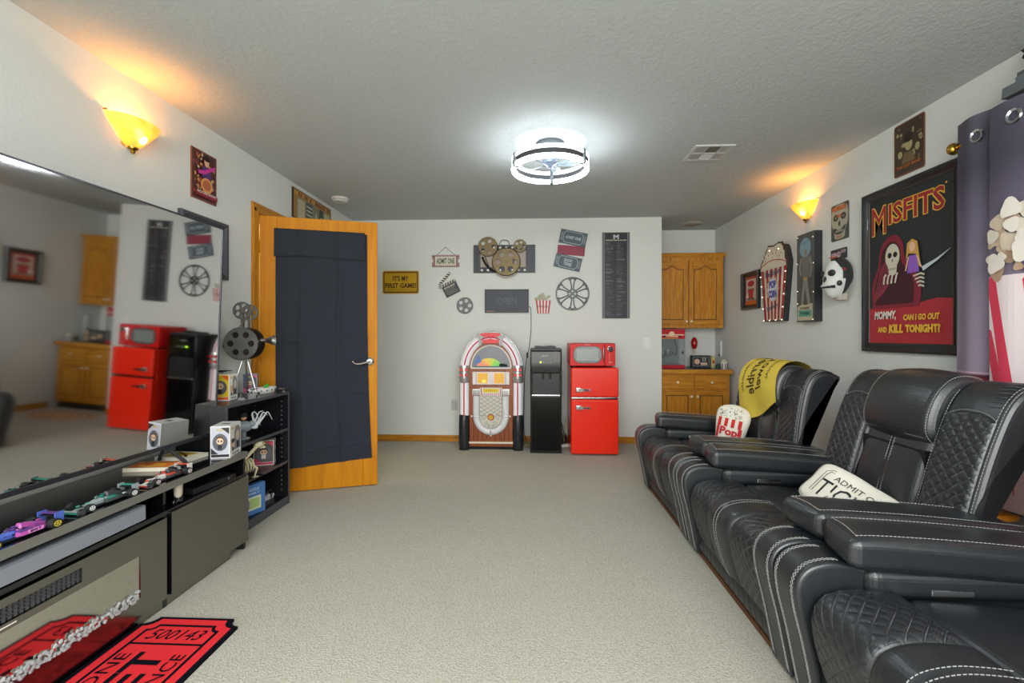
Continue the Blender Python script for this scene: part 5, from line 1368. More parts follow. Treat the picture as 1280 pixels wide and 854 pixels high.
A_.poly([(-.295, -.235), (-.1, -.215), (.05, -.225), (.20, -.20), (.295, -.21), (.295, -.25), (-.295, -.25)], P('a82a34', .45))
# lettering with outline
def two(txt, x, z, w_, h_, c1, c2, b1=.09, b2=.03, **k): A_.text(txt, x, z, w_*1.03, h_*1.08, c1, bold=b1, **k); A_.text(txt, x, z, w_, h_, c2, bold=b2, **k)
two('M', -.215, .315, .115, .17, M_or, M_pr2, b1=.035, b2=.0); two('ISFITS', .055, .335, .38, .125, M_or, M_pr2, b1=.06, b2=.02)
A_.ell(.255, .405, .006, .006, M_or)
# hooded robe figure with pale face (plain generic stand-in)
robe = crm([(-.26, -.24), (-.27, -.10), (-.22, .02), (-.20, .13), (-.15, .19), (-.08, .20), (-.03, .15), (-.01, .05), (.06, -.03), (.10, -.12), (.09, -.24)], 5)
A_.poly([tuple(p) for p in robe], M_cr); A_.poly([(p.x*.8-.028, p.y*.86-.01) for p in robe], P('3c0f1a', .45))
for k in range(7): A_.line([(-.25+k*.012, -.2+.01*k), (-.22+k*.016, -.08), (-.19+k*.01, .02+k*.012)], .004, P('b03a50', .45)); A_.k -= 1
A_.k += 1
A_.ell(-.105, .075, .055, .075, M_bn); A_.poly([(-.145, .04), (-.065, .04), (-.075, -.03), (-.10, -.045), (-.13, -.03)], M_bn)
for x in (-.125, -.082): A_.ell(x, .082, .016, .017, M_pk)
A_.poly([(-.108, .055), (-.098, .055), (-.103, .035)], M_pk)
A_.rect(-.132, -.008, -.075, .004, M_pk)
for k in range(5): A_.rect(-.128+k*.011, -.007, -.12+k*.011, .003, M_bn); A_.k -= 1
A_.k += 1
# hands
for k in range(4): A_.line([(-.17+k*.03, -.09), (-.165+k*.032, -.045), (-.15+k*.03, -.03)], .013, M_bn); A_.line([(.05+k*.012, -.065-k*.02), (.10, -.055-k*.022), (.125, -.065-k*.022)], .010, M_bn)
# small fair haired doll in violet dress
A_.poly([(-.0, .03), (.01, .13), (.045, .15), (.08, .13), (.105, -.02), (.085, -.01), (.07, .06), (.02, .07)], P('c99a4a', .45)); A_.ell(.045, .105, .02, .028, P('e0b896', .45))
A_.poly([(.025, .055), (.075, .055), (.095, -.045), (.01, -.045)], P('8a5ab8', .45)); A_.line([(.02, .05), (.0, -.03)], .009, P('e0b896', .45)).line([(.078, .05), (.108, -.02)], .009, P('e0b896', .45))
A_.poly([(.11, -.02), (.20, .01), (.295, .055), (.21, .0), (.12, -.045)], P('c2cdd2', .3))
A_.text('MOMMY,', -.155, -.285, .17, .060, P('e4e0d6', .45), bold=.03, shear=.2); A_.text('CAN I GO OUT', .105, -.300, .24, .036, M_or, bold=.05, shear=.1)
A_.text('AND', -.175, -.370, .075, .034, M_or, bold=.05); A_.text('KILL', -.07, -.365, .11, .052, M_or, bold=.06, shear=.15); A_.text('TONIGHT?', .115, -.365, .23, .048, M_or, bold=.06)
A_.build('poster_print', mp)
# framed popcorn print
fp2 = rw('framed_print', 'small black shadow box frame with red snack print at the far end', 'picture', 4.67, 1.615)
frame4(MB(), .36, .375, .04, .001, .035, M_frb).build('frame', fp2)
MB().box((-.145, -.008, -.152), (.145, -.001, .152), P('23232a', .5)).build('backing', fp2)
A_ = Art(y=-.008); A_.rect(-.115, -.14, .115, .14, P('b9453a', .5)); A_.rect(-.115, -.14, .115, -.105, P('c9601c', .5)); A_.rect(-.10, -.10, .10, .115, P('c9b5a8', .5)); A_.ell(0, .07, .07, .03, P('b02a3a', .5)); A_.poly([(-.05, -.02), (.05, -.02), (.065, .02), (-.065, .02)], P('6a6a4a', .5)); A_.poly([(-.04, -.08), (.04, -.08), (.06, .01), (-.06, .01)], P('b8303a', .5)); A_.ell(-.075, -.055, .028, .028, P('dcd2c8', .5)); A_.text('POPCORN', 0, -.085, .15, .025, M_ink, bold=.04); A_.build('print', fp2)
# coffin shaped popcorn marquee
cp = rw('popcorn_marquee', 'coffin shaped popcorn sign with red and white stripes and bulbs', 'sign', 4.17, 1.29)
M_cbk = P('2b2d2f', .5)
out = [(-.155, 0), (.16, 0), (.232, .505), (.19, .63), (.16, .66), (-.10, .66), (-.16, .60), (-.235, .495)]
MB().prism(out, -.045, -.001, M_cbk).build('box', cp)
def lump(pts, amp, n=5):
    o = []
    for a, b in zip(pts, pts[1:]):
        for k in range(n): t = k/n; o.append((a[0]+(b[0]-a[0])*t, a[1]+(b[1]-a[1])*t))
    o.append(pts[-1]); return [(p[0]+amp*math.sin(i*2.1), p[1]+amp*math.cos(i*1.7)) for i, p in enumerate(o)]
topo = lump([(.232, .50), (.19, .63), (.15, .685), (-.09, .685), (-.15, .61), (-.235, .50)], .008)
MB().prism([(-.235, .48), (.232, .48)]+topo, -.052, -.045, P('4a2f22', .6)).build('brown_top_edge', cp)
A_ = Art(y=-.0455, eps=.0005); cw = P('d6cdb8', .5)
A_.poly([(-.145, .012), (.15, .012), (.215, .49), (-.220, .49)], cw)
A_.y = -.0525
A_.poly([(-.215, .47), (.21, .47)]+[(p[0]*.93, p[1]*.985-.004) for p in topo], cw)
A_.y = -.046
redc = P('a52636', .5)
def tr_(u, v): # u -1..1, v 0..1
    lo, hi = .147, .215; return ((lo+(hi-lo)*v)*u+.002, .012+.49*v+(.045*(1-u*u) if v > .99 else 0))
for k in range(6):
    u0 = -1+2*(2*k+.0)/11; u1 = -1+2*(2*k+1)/11
    A_.poly([tr_(u0, 0), tr_(u1, 0), tr_(u1, 1), tr_(u0, 1)], redc); A_.k -= 1
A_.k += 13
A_.line([tr_(-1+2*i/16, 1) for i in range(17)], .008, redc)
A_.poly([tr_(0, 0) if False else ((.118 if k % 2 == 0 else .092)*math.cos(2*PI*k/24)*.95, .285+(.125 if k % 2 == 0 else .10)*math.sin(2*PI*k/24)) for k in range(24)], P('d6b39c', .5)); A_.ell(0, .285, .078, .105, P('ccd0d6', .5))
pb = P('3c4a9a', .5)
A_.text('POP', 0, .33, .115, .07, pb, bold=.06); A_.text('CORN', 0, .245, .135, .07, pb, bold=.06)
A_.text('Delicious', 0, .435, .25, .05, P('4a5470', .5), rot=.10, bold=.02); A_.text('Buttery', .0, .125, .19, .05, P('4a5470', .5), rot=.22, bold=.02)
A_.build('front_print', cp)
g = MB(); bl = mat('bulb', 'f0e6d0', .3, emit='ffe8c0', es=.8)
edge = [(-.150, .01), (-.05, .01), (.055, .01), (.155, .01), (.17, .12), (.185, .23), (.20, .33), (.21, .42), (-.165, .12), (-.18, .23), (-.195, .33), (-.21, .42), (.10, .63), (-.05, .64)]
for x, z in edge: g.ball((x, -.057, z), .006, bl, n=8)
tag(g.build('bulbs', cp), kind='stuff')
g = MB(); random.seed(6)
for k in range(46):
    x, z = random.uniform(-.17, .17), random.uniform(.525, .65)
    if abs(x) < .20-(z-.50)*.5: g.ball((x, -.056, z), .006, random.choice([P('8a3a3a'), P('b7a88c'), P('efe8d8'), P('efe8d8')]), n=6, sc=(1.2, .4, 1))
tag(g.build('popcorn_flecks', cp), kind='stuff')
# tall grey panel with standing figure (plain)
bp = rw('wall_panel', 'tall narrow grey light box panel with a standing figure and pale blue disc', 'poster', 3.667, 1.617)
MB().box((-.112, -.060, -.346), (.112, -.001, .346), P('26292c', .5)).build('box', bp)
MB().box((-.112, -.063, -.346), (.112, -.060, .346), P('53534f', .5)).build('front_panel', bp)
A_ = Art(y=-.063); g1, g2 = P('6f6e68', .5), P('85827a', .5)
A_.ell(0, .235, .078, .080, P('5d7c8c', .5)).ell(0, .235, .070, .072, P('7f9aa6', .5)); A_.text('NIGHT', 0, .27, .09, .03, P('5d7c8c', .5))
A_.ell(.01, .195, .017, .024, P('8b7a62', .5)); A_.poly([(-.05, .165), (.07, .165), (.055, .02), (.03, -.02), (-.02, -.02), (-.035, .02)], g1)
A_.poly([(-.02, -.01), (.03, -.01), (.07, -.20), (.055, -.30), (.04, -.30), (.03, -.18), (.0, -.08), (-.02, -.18), (-.045, -.31), (-.06, -.31), (-.045, -.15)], g2)
A_.line([(-.045, .155), (-.07, .08), (-.05, .02)], .022, g2).line([(.065, .155), (.085, .08), (.07, .0)], .022, g2); A_.rect(-.022, -.018, .032, .0, P('b8924a', .5))
A_.poly([(-.10, -.225), (-.03, -.21), (.02, -.215), (.10, -.205), (.10, -.335), (-.10, -.335)], P('b9b096', .5)); A_.rect(-.085, -.305, .085, -.255, P('5a9a86', .5)); A_.text('THE KNIGHT', 0, -.240, .13, .018, M_ink, bold=.03); A_.text('STORIES', 0, -.280, .12, .022, P('22302c'), bold=.03)
A_.build('panel_print', bp)
g = MB()
for x, z in ((-.10, .33), (.10, .30), (.105, .1), (-.105, .12), (-.10, -.10), (.105, -.12), (.1, -.33), (-.10, -.20)): g.ball((x, -.065, z), .004, bl, n=6)
tag(g.build('bulbs', bp), kind='stuff')
# tin signs
t1 = rw('tin_sign', 'tin sign with a grey skull face and orange lettering above the mask', 'sign', 3.354, 1.975)
MB().prism(rrect(-.092, -.130, .092, .130, .012), -.006, -.002, P('4d4f48', .45)).build('plate', t1)
A_ = Art(y=-.006); bn = P('aaa896', .5); A_.poly([tuple(p) for p in crm([(-.08, .10), (0, .125), (.08, .10), (.085, 0), (.06, -.06), (.045, -.115), (-.045, -.115), (-.06, -.06), (-.085, 0)], 5, True)], bn)
for x in (-.04, .042): A_.ell(x, .035, .028, .024, P('3f413c', .5)); A_.ell(x, .035, .007, .006, bn)
A_.ell(0, -.012, .011, .020, P('3f413c', .5)); A_.poly([tuple(p) for p in crm([(-.06, -.035), (0, -.058), (.065, -.03), (.045, -.075), (0, -.088), (-.045, -.078)], 4, True)], P('3f413c', .5))
for k in range(6): A_.rect(-.038+k*.014, -.072, -.028+k*.014, -.058, bn); A_.k -= 1
A_.k += 1; A_.text('HORROR', 0, .098, .15, .036, P('c8601e', .5), bold=.05); A_.text('NIGHT', 0, .045, .06, .020, P('c8601e', .5), bold=.04); A_.text('FIEND', 0, -.105, .06, .018, P('b9705c', .5), bold=.04)
A_.build('sign_print', t1)
t2 = rw('sticker_sign', 'tiny dark sign with pink writing directly above the skull mask', 'sign', 3.366, 1.746)
MB().box((-.085, -.006, -.038), (.085, -.001, .038), P('3b3a3c', .5)).build('plate', t2)
A_ = Art(y=-.006); A_.text('FIEND', -.025, -.004, .10, .04, P('c7a5ae', .5), bold=.05, rot=.06); A_.text('CLUB', .05, .015, .05, .022, P('c7a5ae', .5), bold=.05); A_.build('sign_print', t2)
t3 = rw('tin_sign', 'brown tin sign with a sepia group portrait high above the large poster', 'sign', 2.756, 2.265)
MB().prism(rrect(-.107, -.155, .107, .155, .014), -.006, -.002, P('7a4a34', .45)).build('plate', t3)
A_ = Art(y=-.006); A_.poly(rrect(-.100, -.148, .100, .148, .010), P('43352a', .5)); sp, sp2 = P('a89a72', .5), P('6c5c40', .5); random.seed(12)
for k in range(26):
    x, z = random.uniform(-.085, .085), random.uniform(-.08, .13); A_.ell(x, z, random.uniform(.005, .014), random.uniform(.006, .018), random.choice([sp, sp2])); A_.k -= 1
A_.k += 1; A_.ell(0, .015, .026, .036, sp); A_.ell(0, .055, .035, .028, P('2a211a', .5)); A_.ell(-.06, -.03, .016, .022, sp).ell(.062, -.02, .016, .022, sp); A_.poly([(-.05, -.09), (.05, -.09), (.03, -.03), (-.03, -.03)], sp2); A_.text('THE LOST BAND', 0, -.105, .17, .018, P('b8622a', .5), bold=.03); A_.build('sign_print', t3)
# skull mask hanging on the wall, facing straight into the room (local -y)
sk2 = rw('skull_mask', 'black and white rubber skull mask hanging on the wall below the tin sign', 'mask', 3.275, 1.572)
M_mwh, M_mbk = mat('mask_white', 'd0d1cd', .45), P('2b2c2d', .5)
def head(u, v, s=1.0):
    th = PI*v; ph = 2*PI*u
    x = .076*math.sin(th)*math.sin(ph); y = -.080*math.sin(th)*math.cos(ph); z = .130*math.cos(th)
    if z < -.02:
        k = min(1, (-.02-z)/.11); x *= 1-.12*k; y -= .018*k*(1 if y < 0 else 0); z -= .012*k
        y = y*(1-.1*k)-.012*k if y < 0 else y*(1-.5*k)
    if y < -.04 and abs(x) < .06: y -= .010*math.exp(-((z+.055)/.03)**2)
    return Vector((x*s, -.070+y*s, z*s))
MB().grid(lambda u, v: head(u, v, 1.0)+Vector((0, .012, .006)), 44, 30, M_mbk, closeu=True).build('dark_hood', sk2, sharp=0)
g = MB(); nu, nv = 110, 90
vs = [head(i/nu, .16+.83*j/nv, 1.045) for j in range(nv+1) for i in range(nu)]; fs = []
for j in range(nv):
    for i in range(nu):
        c_ = (vs[j*nu+i]+vs[(j+1)*nu+(i+1) % nu])/2
        lim = (-.098 if c_.z > .055 else -.088 if c_.z > -.02 else -.070)
        if c_.y < lim-.25*max(0, c_.z-.06) and c_.z < .108: fs.append((j*nu+i, j*nu+(i+1) % nu, (j+1)*nu+(i+1) % nu, (j+1)*nu+i))
g.add(vs, fs, M_mwh).build('white_face', sk2, sharp=0)
def on_face(x, z, off=.0):
    # front surface point at given x, z
    best = None
    for j in range(4, 40):
        for i in range(-14, 15):
            p = head(i/60, j/44, 1.045)
            d = (p.x-x)**2+(p.z-z)**2
            if best is None or d < best[0]: best = (d, p)
    return Vector((x, best[1].y-off, z))
for s_ in (-1, 1):
    p = on_face(s_*.040, .022, -.004); MB().ball(p, .036, M_mbk, n=14, sc=(.92, .5, .66)).build('eye_socket', sk2)
    p = on_face(s_*.066, -.050, -.006); MB().ball(p, .020, M_mbk, n=12, sc=(.7, .9, 1.0)).build('cheek_hole', sk2)
p = on_face(.0, -.022, -.001); MB().ball(p, .017, M_mbk, n=12, sc=(.8, .7, 1.5)).build('nose_cavity', sk2)
MB().tube([on_face(-.058+.116*k/12, -.072, -.003) for k in range(13)], .011, M_mbk, n=8).build('mouth_gap', sk2)
g = MB()
for k in range(9):
    for z in (-.062, -.079):
        p = on_face(-.042+.0105*k, z, .002); g.box(p-Vector((.004, .004, .006)), p+Vector((.004, .004, .006)), M_mwh)
tag(g.build('teeth', sk2), kind='stuff')
MB().box((-.03, -.085, -.165), (.03, -.02, -.11), P('b5aaa0', .7), .01).build('neck_flap', sk2)
tag(MB().ball((.0, -.10, .134), .018, P('b8582a'), n=10, sc=(1.2, 1.6, .3)).build('orange_patch', sk2), 'orange patch on the crown')
tag(MB().ball((.078, -.075, .045), .013, P('8a2a2a'), n=8, sc=(.5, 1, 1)).build('red_knob', sk2), 'small dark red knob')
# ------------------------------------------------ curtain rod, curtain, shelf, side table
cr_ = thing('curtain_rod', 'brass curtain rod with round finial above the printed curtain', 'curtain rod', (XR-.115, 2.33, 2.085))
MB().cyl((0, 0, 0), (0, -3.4, .02), .011, M_gold, n=14).build('rod', cr_)
MB().ball((0, .02, 0), .030, M_gold, n=16, sc=(1, .8, 1)).lathe([(.011, -.012), (.018, -.01), (.018, 0), (.011, .004)], M_gold, axis='y', n=14).build('finial', cr_)
MB().cyl((0, -.05, 0), (.112, -.05, 0), .006, M_gold, n=8).cyl((.108, -.05, 0), (.115, -.05, 0), .025, M_gold, n=14).build('bracket', cr_)
cu = thing('curtain', 'violet and popcorn printed eyelet curtain hanging at the right edge', 'curtain', (0, 0, 0))
M_cv = mat('curtain_violet', '3e3a52', .8, spec=.2)
def curtain_color():
    # print: night blue at the top, mauve towards the hem (a dyed pattern in object height)
    n, l, b = nodes(M_cv); tc = n.new('ShaderNodeTexCoord'); sp_ = n.new('ShaderNodeSeparateXYZ'); l.new(tc.outputs['Object'], sp_.inputs[0])
    r = n.new('ShaderNodeValToRGB'); mr = n.new('ShaderNodeMapRange'); mr.inputs[1].default_value = .95; mr.inputs[2].default_value = 2.2
    l.new(sp_.outputs['Z'], mr.inputs[0]); l.new(mr.outputs[0], r.inputs[0]); e = r.color_ramp.elements
    e[0].color = (*lin('9a8a9c'), 1); e[1].color = (*lin('5c5866'), 1); m_ = e.new(.55); m_.color = (*lin('716a7e'), 1); m_ = e.new(.80); m_.color = (*lin('4a4756'), 1)
    l.new(r.outputs[0], b.inputs['Base Color'])
curtain_color()
def drape(s, z):
    # s metres along the rail from the far edge towards the camera
    k = min(1, (2.15-z)/1.2)
    w_ = [(0, .0), (.02, .05), (.10, .062), (.165, .040), (.178, -.015), (.192, .018), (.205, -.002)]
    y = 2.325-s
    if s < .192: x = XR-.125-.012*math.sin(s/.192*PI*1.0)+.015*math.cos(s/.192*PI*2)*.5
    else: x = XR-.125-.042*min(1, (s-.192)/.015)-.008*math.sin((s-.21)*22)
    x += .006*noise.noise(Vector((s*9, z*2.2, 0)))*k
    y += .03*(1-k*0)*(2.15-z)*.12*(1 if s < .192 else .0)-.0*k
    return Vector((x, y, z))
g = MB(); smax = 1.6; zt, zb = 2.165, .41; NS, NZ = 150, 60
ss = [(.192*i/24) for i in range(25)]+[.192+.015*(i/4) for i in range(1, 5)]+[.207+(smax-.207)*i/60 for i in range(1, 61)]
def zrow(j, s): 
    z = zt+(zb-zt)*j/NZ
    return z+(.022*(1-j/NZ) if s < .192 else -.03*(1-j/NZ)*0+.0)
vs = [drape(s, zrow(j, s)) for j in range(NZ+1) for s in ss]; K = len(ss)
fs = [(j*K+i, j*K+i+1, (j+1)*K+i+1, (j+1)*K+i) for j in range(NZ) for i in range(K-1)]
g.add(vs, fs, M_cv); g.build('cloth', cu, sharp=0)
for s in (.125, .32, .54, .73, .97, 1.21, 1.45):
    p = drape(s, 2.075); MB().lathe([(.020, -.004), (.030, -.006), (.033, 0), (.030, .006), (.020, .004)], M_chrome, c=(p.x-.004, p.y, 2.085), axis='x', n=24, cap=False).build('eyelet', cu)
# print on the near panel and hem
def cmap(s, z, d):
    p = drape(s, z); return Vector((p.x-.003-d*1.5, p.y, p.z))
A_ = Art(mapf=cmap); crd, cwh, cpop, cpop2 = P('d43c56', .8), P('e6d6d8', .8), P('dcd2c4', .8), P('b89a82', .8)
def gridpoly(A, f, nu, nv, m):
    A.k += 1; d = A.k*A.eps
    A.mb.grid(lambda u, v: A.mapf(*f(u, v), d), nu, nv, m)
zl = lambda s: 1.62
gridpoly(A_, lambda u, v: (.209+1.33*u, .80+.62*v), 60, 26, cwh)
for k, (s0, s1, sl) in enumerate(((.20, .245, .10), (.285, .33, .10), (.39, .44, .06), (.50, .55, .03), (.60, .65, 0), (.70, .75, -.02), (.80, .85, -.05), (.90, .95, -.08), (1.0, 1.05, -.10))):
    hgt = .62 if k else .40
    gridpoly(A_, lambda u, v: (max(.209, s0-.0+(s1-s0)*u+sl*(1-v)+(-.03 if not k else -.09)*(1) *(1 if k < 2 else .5)), .80+hgt*v-(.03*(2*u-1)**2 if v > .99 else 0)), 5, 26, crd); A_.k -= 1
A_.k += 1
random.seed(21)
for k in range(220):
    s = random.uniform(.215, 1.5); z = random.uniform(1.40, 1.69)+.08*math.sin((s-.2)*2.2); r_ = random.uniform(.018, .045)
    if s-r_ < .210: s = .210+r_
    ph_ = random.uniform(0, 6); A_.pts([(s+r_*(1+.16*math.sin(3*a+ph_))*math.cos(a)*.92, z+r_*(1+.16*math.sin(3*a+ph_))*math.sin(a)) for a in [2*PI*i/18 for i in range(18)]], [list(range(18))], (cpop2, P('c4ac94', .8), P('cfc0ac', .8), cpop, P('e4dcd2', .8))[min(4, int(k/220*6))]); A_.k -= .85
A_.k += 30
# lower ticket artwork
gridpoly(A_, lambda u, v: (.209+1.3*u, .43+.36*v), 60, 16, P('c9a39c', .8)); gridpoly(A_, lambda u, v: (.209+1.3*u, .70+.07*v), 60, 4, P('c2606a', .8))
A_.text('41299B7', .262, .60, .24, .035, P('b2485a', .8), rot=-PI/2); A_.text('ADMIT', .335, .61, .22, .04, P('b2485a', .8), rot=-PI/2)
A_.build('popcorn_print', cu)
A_ = Art(mapf=cmap); gridpoly(A_, lambda u, v: (.003+.185*u, .985+.008*v), 24, 1, P('c9a8b8', .8)); gridpoly(A_, lambda u, v: (.003+.185*u, .72+.26*v), 24, 4, P('5c2838', .8)); gridpoly(A_, lambda u, v: (.003+.185*u, .93+.035*v), 24, 2, P('8a3038', .8))
A_.build('hem_print', cu)
# window behind the curtain, mostly hidden
# shelf bracket with small dark figure
sf = rw('wall_shelf', 'small grey wall shelf above the curtain at the right edge', 'shelf', 1.955, 2.192)
MB().prism([(-.13, .0), (.16, .0), (.16, .045), (-.125, .045)], -.15, -.001, P('5c6468', .5)).build('shelf_board', sf)
fg = thing('figurine', 'small black winged figurine standing on the wall shelf', 'figurine', (XR-.085, 2.005, 2.2375), R(-90))
MB().box((-.05, -.04, 0), (.06, .04, .035), P('6c7478', .5), .006).box((-.045, -.035, .035), (.055, .035, .05), P('55595c', .5)).build('plinth', fg)
MB().tube(crm([(.01, 0, .05), (.0, 0, .09), (.02, 0, .13), (.03, 0, .17)], 5), .022, M_black, n=10, r1=.014).ball((.035, 0, .185), .016, M_black, n=10).build('body', fg)
MB().prism([(-.06, .155), (-.045, .135), (-.055, .12), (-.035, .10), (-.04, .07), (.0, .09), (.01, .13), (.0, .155)], -.006, .006, M_black).prism([(.11, .155), (.095, .135), (.105, .12), (.085, .10), (.06, .09), (.04, .13), (.05, .155)], -.006, .006, M_black).build('wings', fg)
# small orange side table between middle recliner and curtain
sd = thing('side_table', 'small round orange wooden side table behind the middle recliner by the curtain', 'table', (1.995, 1.60, 0))
M_ot = mat('orange_wood', 'd8821c', .3, coat=.4)
sd.location = (2.03, 2.115, 0)
MB().lathe([(.0005, .372), (.10, .372), (.108, .38), (.108, .392), (.10, .40), (.0005, .40)], M_ot, c=(-.03, 0, 0), n=36, cap=False).build('table_top', sd)
MB().cyl((-.03, 0, .02), (-.03, 0, .372), .022, M_ot, n=14).build('post', sd); MB().lathe([(.0005, 0), (.09, 0), (.088, .02), (.0005, .03)], M_ot, c=(-.03, 0, 0), n=24, cap=False).build('table_foot', sd)
# ================================================================ sconces
def sconce(place, y, z, label, pw):
    t = place('wall_sconce', label, 'wall lamp', y, z, 'wall sconces')
    M_al = mat('alabaster_glass', 'f0c070', .42, trans=.55, ior=1.25, emit='ffb040', es=.38)
    if not M_al.get('done'):
        M_al['done'] = 1; n, l_, b = nodes(M_al); ns = n.new('ShaderNodeTexNoise'); ns.inputs['Scale'].default_value = 9; ns.inputs['Distortion'].default_value = 2.5
        r = n.new('ShaderNodeValToRGB'); r.color_ramp.elements[0].color = (*lin('ea8c14'), 1); r.color_ramp.elements[1].color = (*lin('ffbe58'), 1); r.color_ramp.elements[0].position = .35; r.color_ramp.elements[1].position = .75
        tc = n.new('ShaderNodeTexCoord'); l_.new(tc.outputs['Object'], ns.inputs['Vector']); l_.new(ns.outputs[0], r.inputs[0]); l_.new(r.outputs[0], b.inputs['Emission Color'])
    prof = [(.018, -.095), (.04, -.085), (.075, -.05), (.110, -.008), (.138, .025), (.150, .050), (.145, .053), (.132, .028), (.104, -.004), (.07, -.042), (.035, -.074), (.014, -.080)]
    g = MB().lathe(prof, M_al, n=28, cap=False, a0=PI, a1=2*PI)
    g.v = [Vector((v.x, v.y*.82-.004, v.z)) for v in g.v]; g.build('glass_bowl', t, sharp=0)
    MB().lathe([(.0005, -.128), (.008, -.124), (.012, -.115), (.010, -.108), (.024, -.098), (.026, -.090), (.0005, -.085)], M_gold, c=(0, -.022, 0), n=20, cap=False).build('brass_finial', t)
    MB().box((-.05, -.006, -.09), (.05, -.0005, .02), M_gold, .003).cyl((-.150, -.016, .06), (-.150, -.0, .06), .005, M_gold, n=8).cyl((.150, -.016, .06), (.150, -.0, .06), .005, M_gold, n=8).build('back_plate', t)
    bb_ = MB().ball((.02, -.055, -.03), .024, mat('lamp_bulb', 'fff2d8', .3, emit='ffd890', es=10), n=14, sc=(1, 1, 1.3)).build('bulb', t)
    l = bpy.data.lights.new('sconce_light', 'POINT'); l.energy = pw*.42; l.color = (1, .40, .08); t.scale = (.9, .9, .85); l.shadow_soft_size = .02
    o = bpy.data.objects.new('sconce_light', l); COL.objects.link(o); o.parent = t; o.location = (0, -.06, .0)
sconce(lw, 2.165, 2.168, 'glowing amber glass wall sconce above the television', 8)
sconce(rw, 3.735, 2.168, 'glowing amber glass wall sconce above the tall grey panel', 8)
# ================================================================ left wall pictures
lp = lw('poster', 'small unframed pink and brown movie poster on the left wall under the ceiling', 'poster', 2.672, 2.124)
MB().box((-.105, -.008, -.149), (.105, -.001, .149), P('8a5340', .5)).build('board', lp)
A_ = Art(y=-.008); A_.rect(-.099, -.143, .099, .143, P('5a3430', .5)); random.seed(31)
pal = [P(c, .5) for c in ('c98a6a', '8a3a3c', 'd8b890', '6a2e44', 'b05040', '3c2424', 'd89a54')]
for k in range(90):
    x, z = random.uniform(-.09, .09), random.uniform(-.12, .135); A_.ell(x, z, random.uniform(.005, .013), random.uniform(.006, .014), random.choice(pal), n=8); A_.k -= .85
A_.k += 20; A_.poly([(-.04, -.01), (.04, -.01), (.03, .06), (-.03, .06)], P('5a3478', .5)); A_.ell(0, .085, .02, .028, P('d8ac8c', .5)); A_.ell(0, .108, .026, .018, P('2a1a18', .5)); A_.line([(-.07, .01), (-.02, .02), (.03, .05), (.07, .07)], .022, P('c83a98', .5)); A_.ell(.0, -.055, .05, .045, P('d89a5c', .5)).ell(0, -.055, .034, .03, P('b0603c', .5)); A_.rect(-.09, -.13, .09, -.10, P('8a2030', .5)); A_.text('PICTURE SHOW', 0, -.105, .16, .016, P('d8d0c8', .5), bold=.03); A_.build('poster_print', lp)
lf = lw('picture_frame', 'grey wide framed picture partly hidden behind the television corner', 'picture', 2.672, 1.700)
frame4(MB(), .40, .36, .045, .001, .028, mat('grey_frame', '54585c', .35, .3)).build('frame', lf)
MB().box((-.156, -.008, -.136), (.156, -.001, .136), P('b9b5b4', .5)).build('mount', lf)
A_ = Art(y=-.008); A_.rect(-.12, -.10, .115, .115, P('3c3440', .5)); A_.rect(.125, -.09, .14, .07, P('7a3c4c', .5)); A_.build('picture_print', lf)
dp = lw('wide_poster', 'wide collage poster with a brown border above the open door', 'poster', 4.04, 2.275)
MB().box((-.355, -.012, -.125), (.355, -.001, .125), P('2a2420', .5)).build('board', dp)
A_ = Art(y=-.012); A_.rect(-.345, -.118, .35, .118, P('a8783c', .5)); random.seed(41)
for k in range(20): A_.rect(-.33+k*.033, .075, -.31+k*.033, .105, P(random.choice(['7a4420', 'c99a54', '5c3818']), .5)); A_.k -= 1
A_.k += 1; A_.rect(-.30, -.118, .32, .065, P('8a8468', .5))
for k, (x0, x1, c) in enumerate(((-.28, -.16, 'b8b094'), (-.14, -.02, '4c5a58'), (0, .08, '7d8068'), (.10, .18, '3c4a40'), (.20, .31, 'b9b48c'))): A_.rect(x0, -.118, x1, .05+.01*(k % 2), P(c, .5))
for k in range(4): A_.rect(-.135, -.09+k*.035, -.03, -.078+k*.035, P('c9c4b4', .5))
A_.text('8', .14, -.05, .05, .08, P('d8d4c8', .5), bold=.03); A_.text('A', .04, -.03, .05, .07, P('d0ccb0', .5), bold=.03); A_.build('poster_print', dp)
# ================================================================ ceiling fittings
cl_ = thing('ceiling_light', 'round ceiling light with two glowing white rings and small fan blades inside', 'ceiling lamp', (.115, 3.035, HC))
RRm = .243
led = mat('led_strip', 'ffffff', .4, emit='f2faff', es=20)
for z0, nm in ((-.128, 'upper_light_ring'), (-.186, 'lower_light_ring')):
    MB().lathe([(RRm-.012, z0), (RRm+.012, z0), (RRm+.014, z0+.010), (RRm+.012, z0+.024), (RRm-.012, z0+.024), (RRm-.014, z0+.010), (RRm-.012, z0)], (led if nm[0] == 'l' else mat('led_strip_upper', 'ffffff', .4, emit='f2faff', es=2.6)), n=64, cap=False).build(nm, cl_)
MB().lathe([(RRm-.010, -.162), (RRm+.010, -.162), (RRm+.010, -.128), (RRm-.010, -.128), (RRm-.010, -.162)], P('3a3a3d', .6), n=64, cap=False).build('grey_band', cl_)
MB().lathe([(.0005, -.035), (.085, -.033), (.095, -.020), (.095, -.0005), (.0005, -.0005)], P('4c5256', .6), n=40, cap=False).build('canopy', cl_)
for k in range(3):
    a = R(205+120*k); d = Vector((math.cos(a), math.sin(a), 0))
    MB().box((RRm-.018, -.012, -.190), (RRm+.018, .012, -.100), P('6a7274', .35)).xf(Matrix.Rotation(a, 4, 'Z')).tube([d*RRm+Vector((0, 0, -.105)), d*(RRm-.06)+Vector((0, 0, -.085)), d*.07+Vector((0, 0, -.035))], .006, P('6a7274', .35), n=6).build('bracket', cl_)
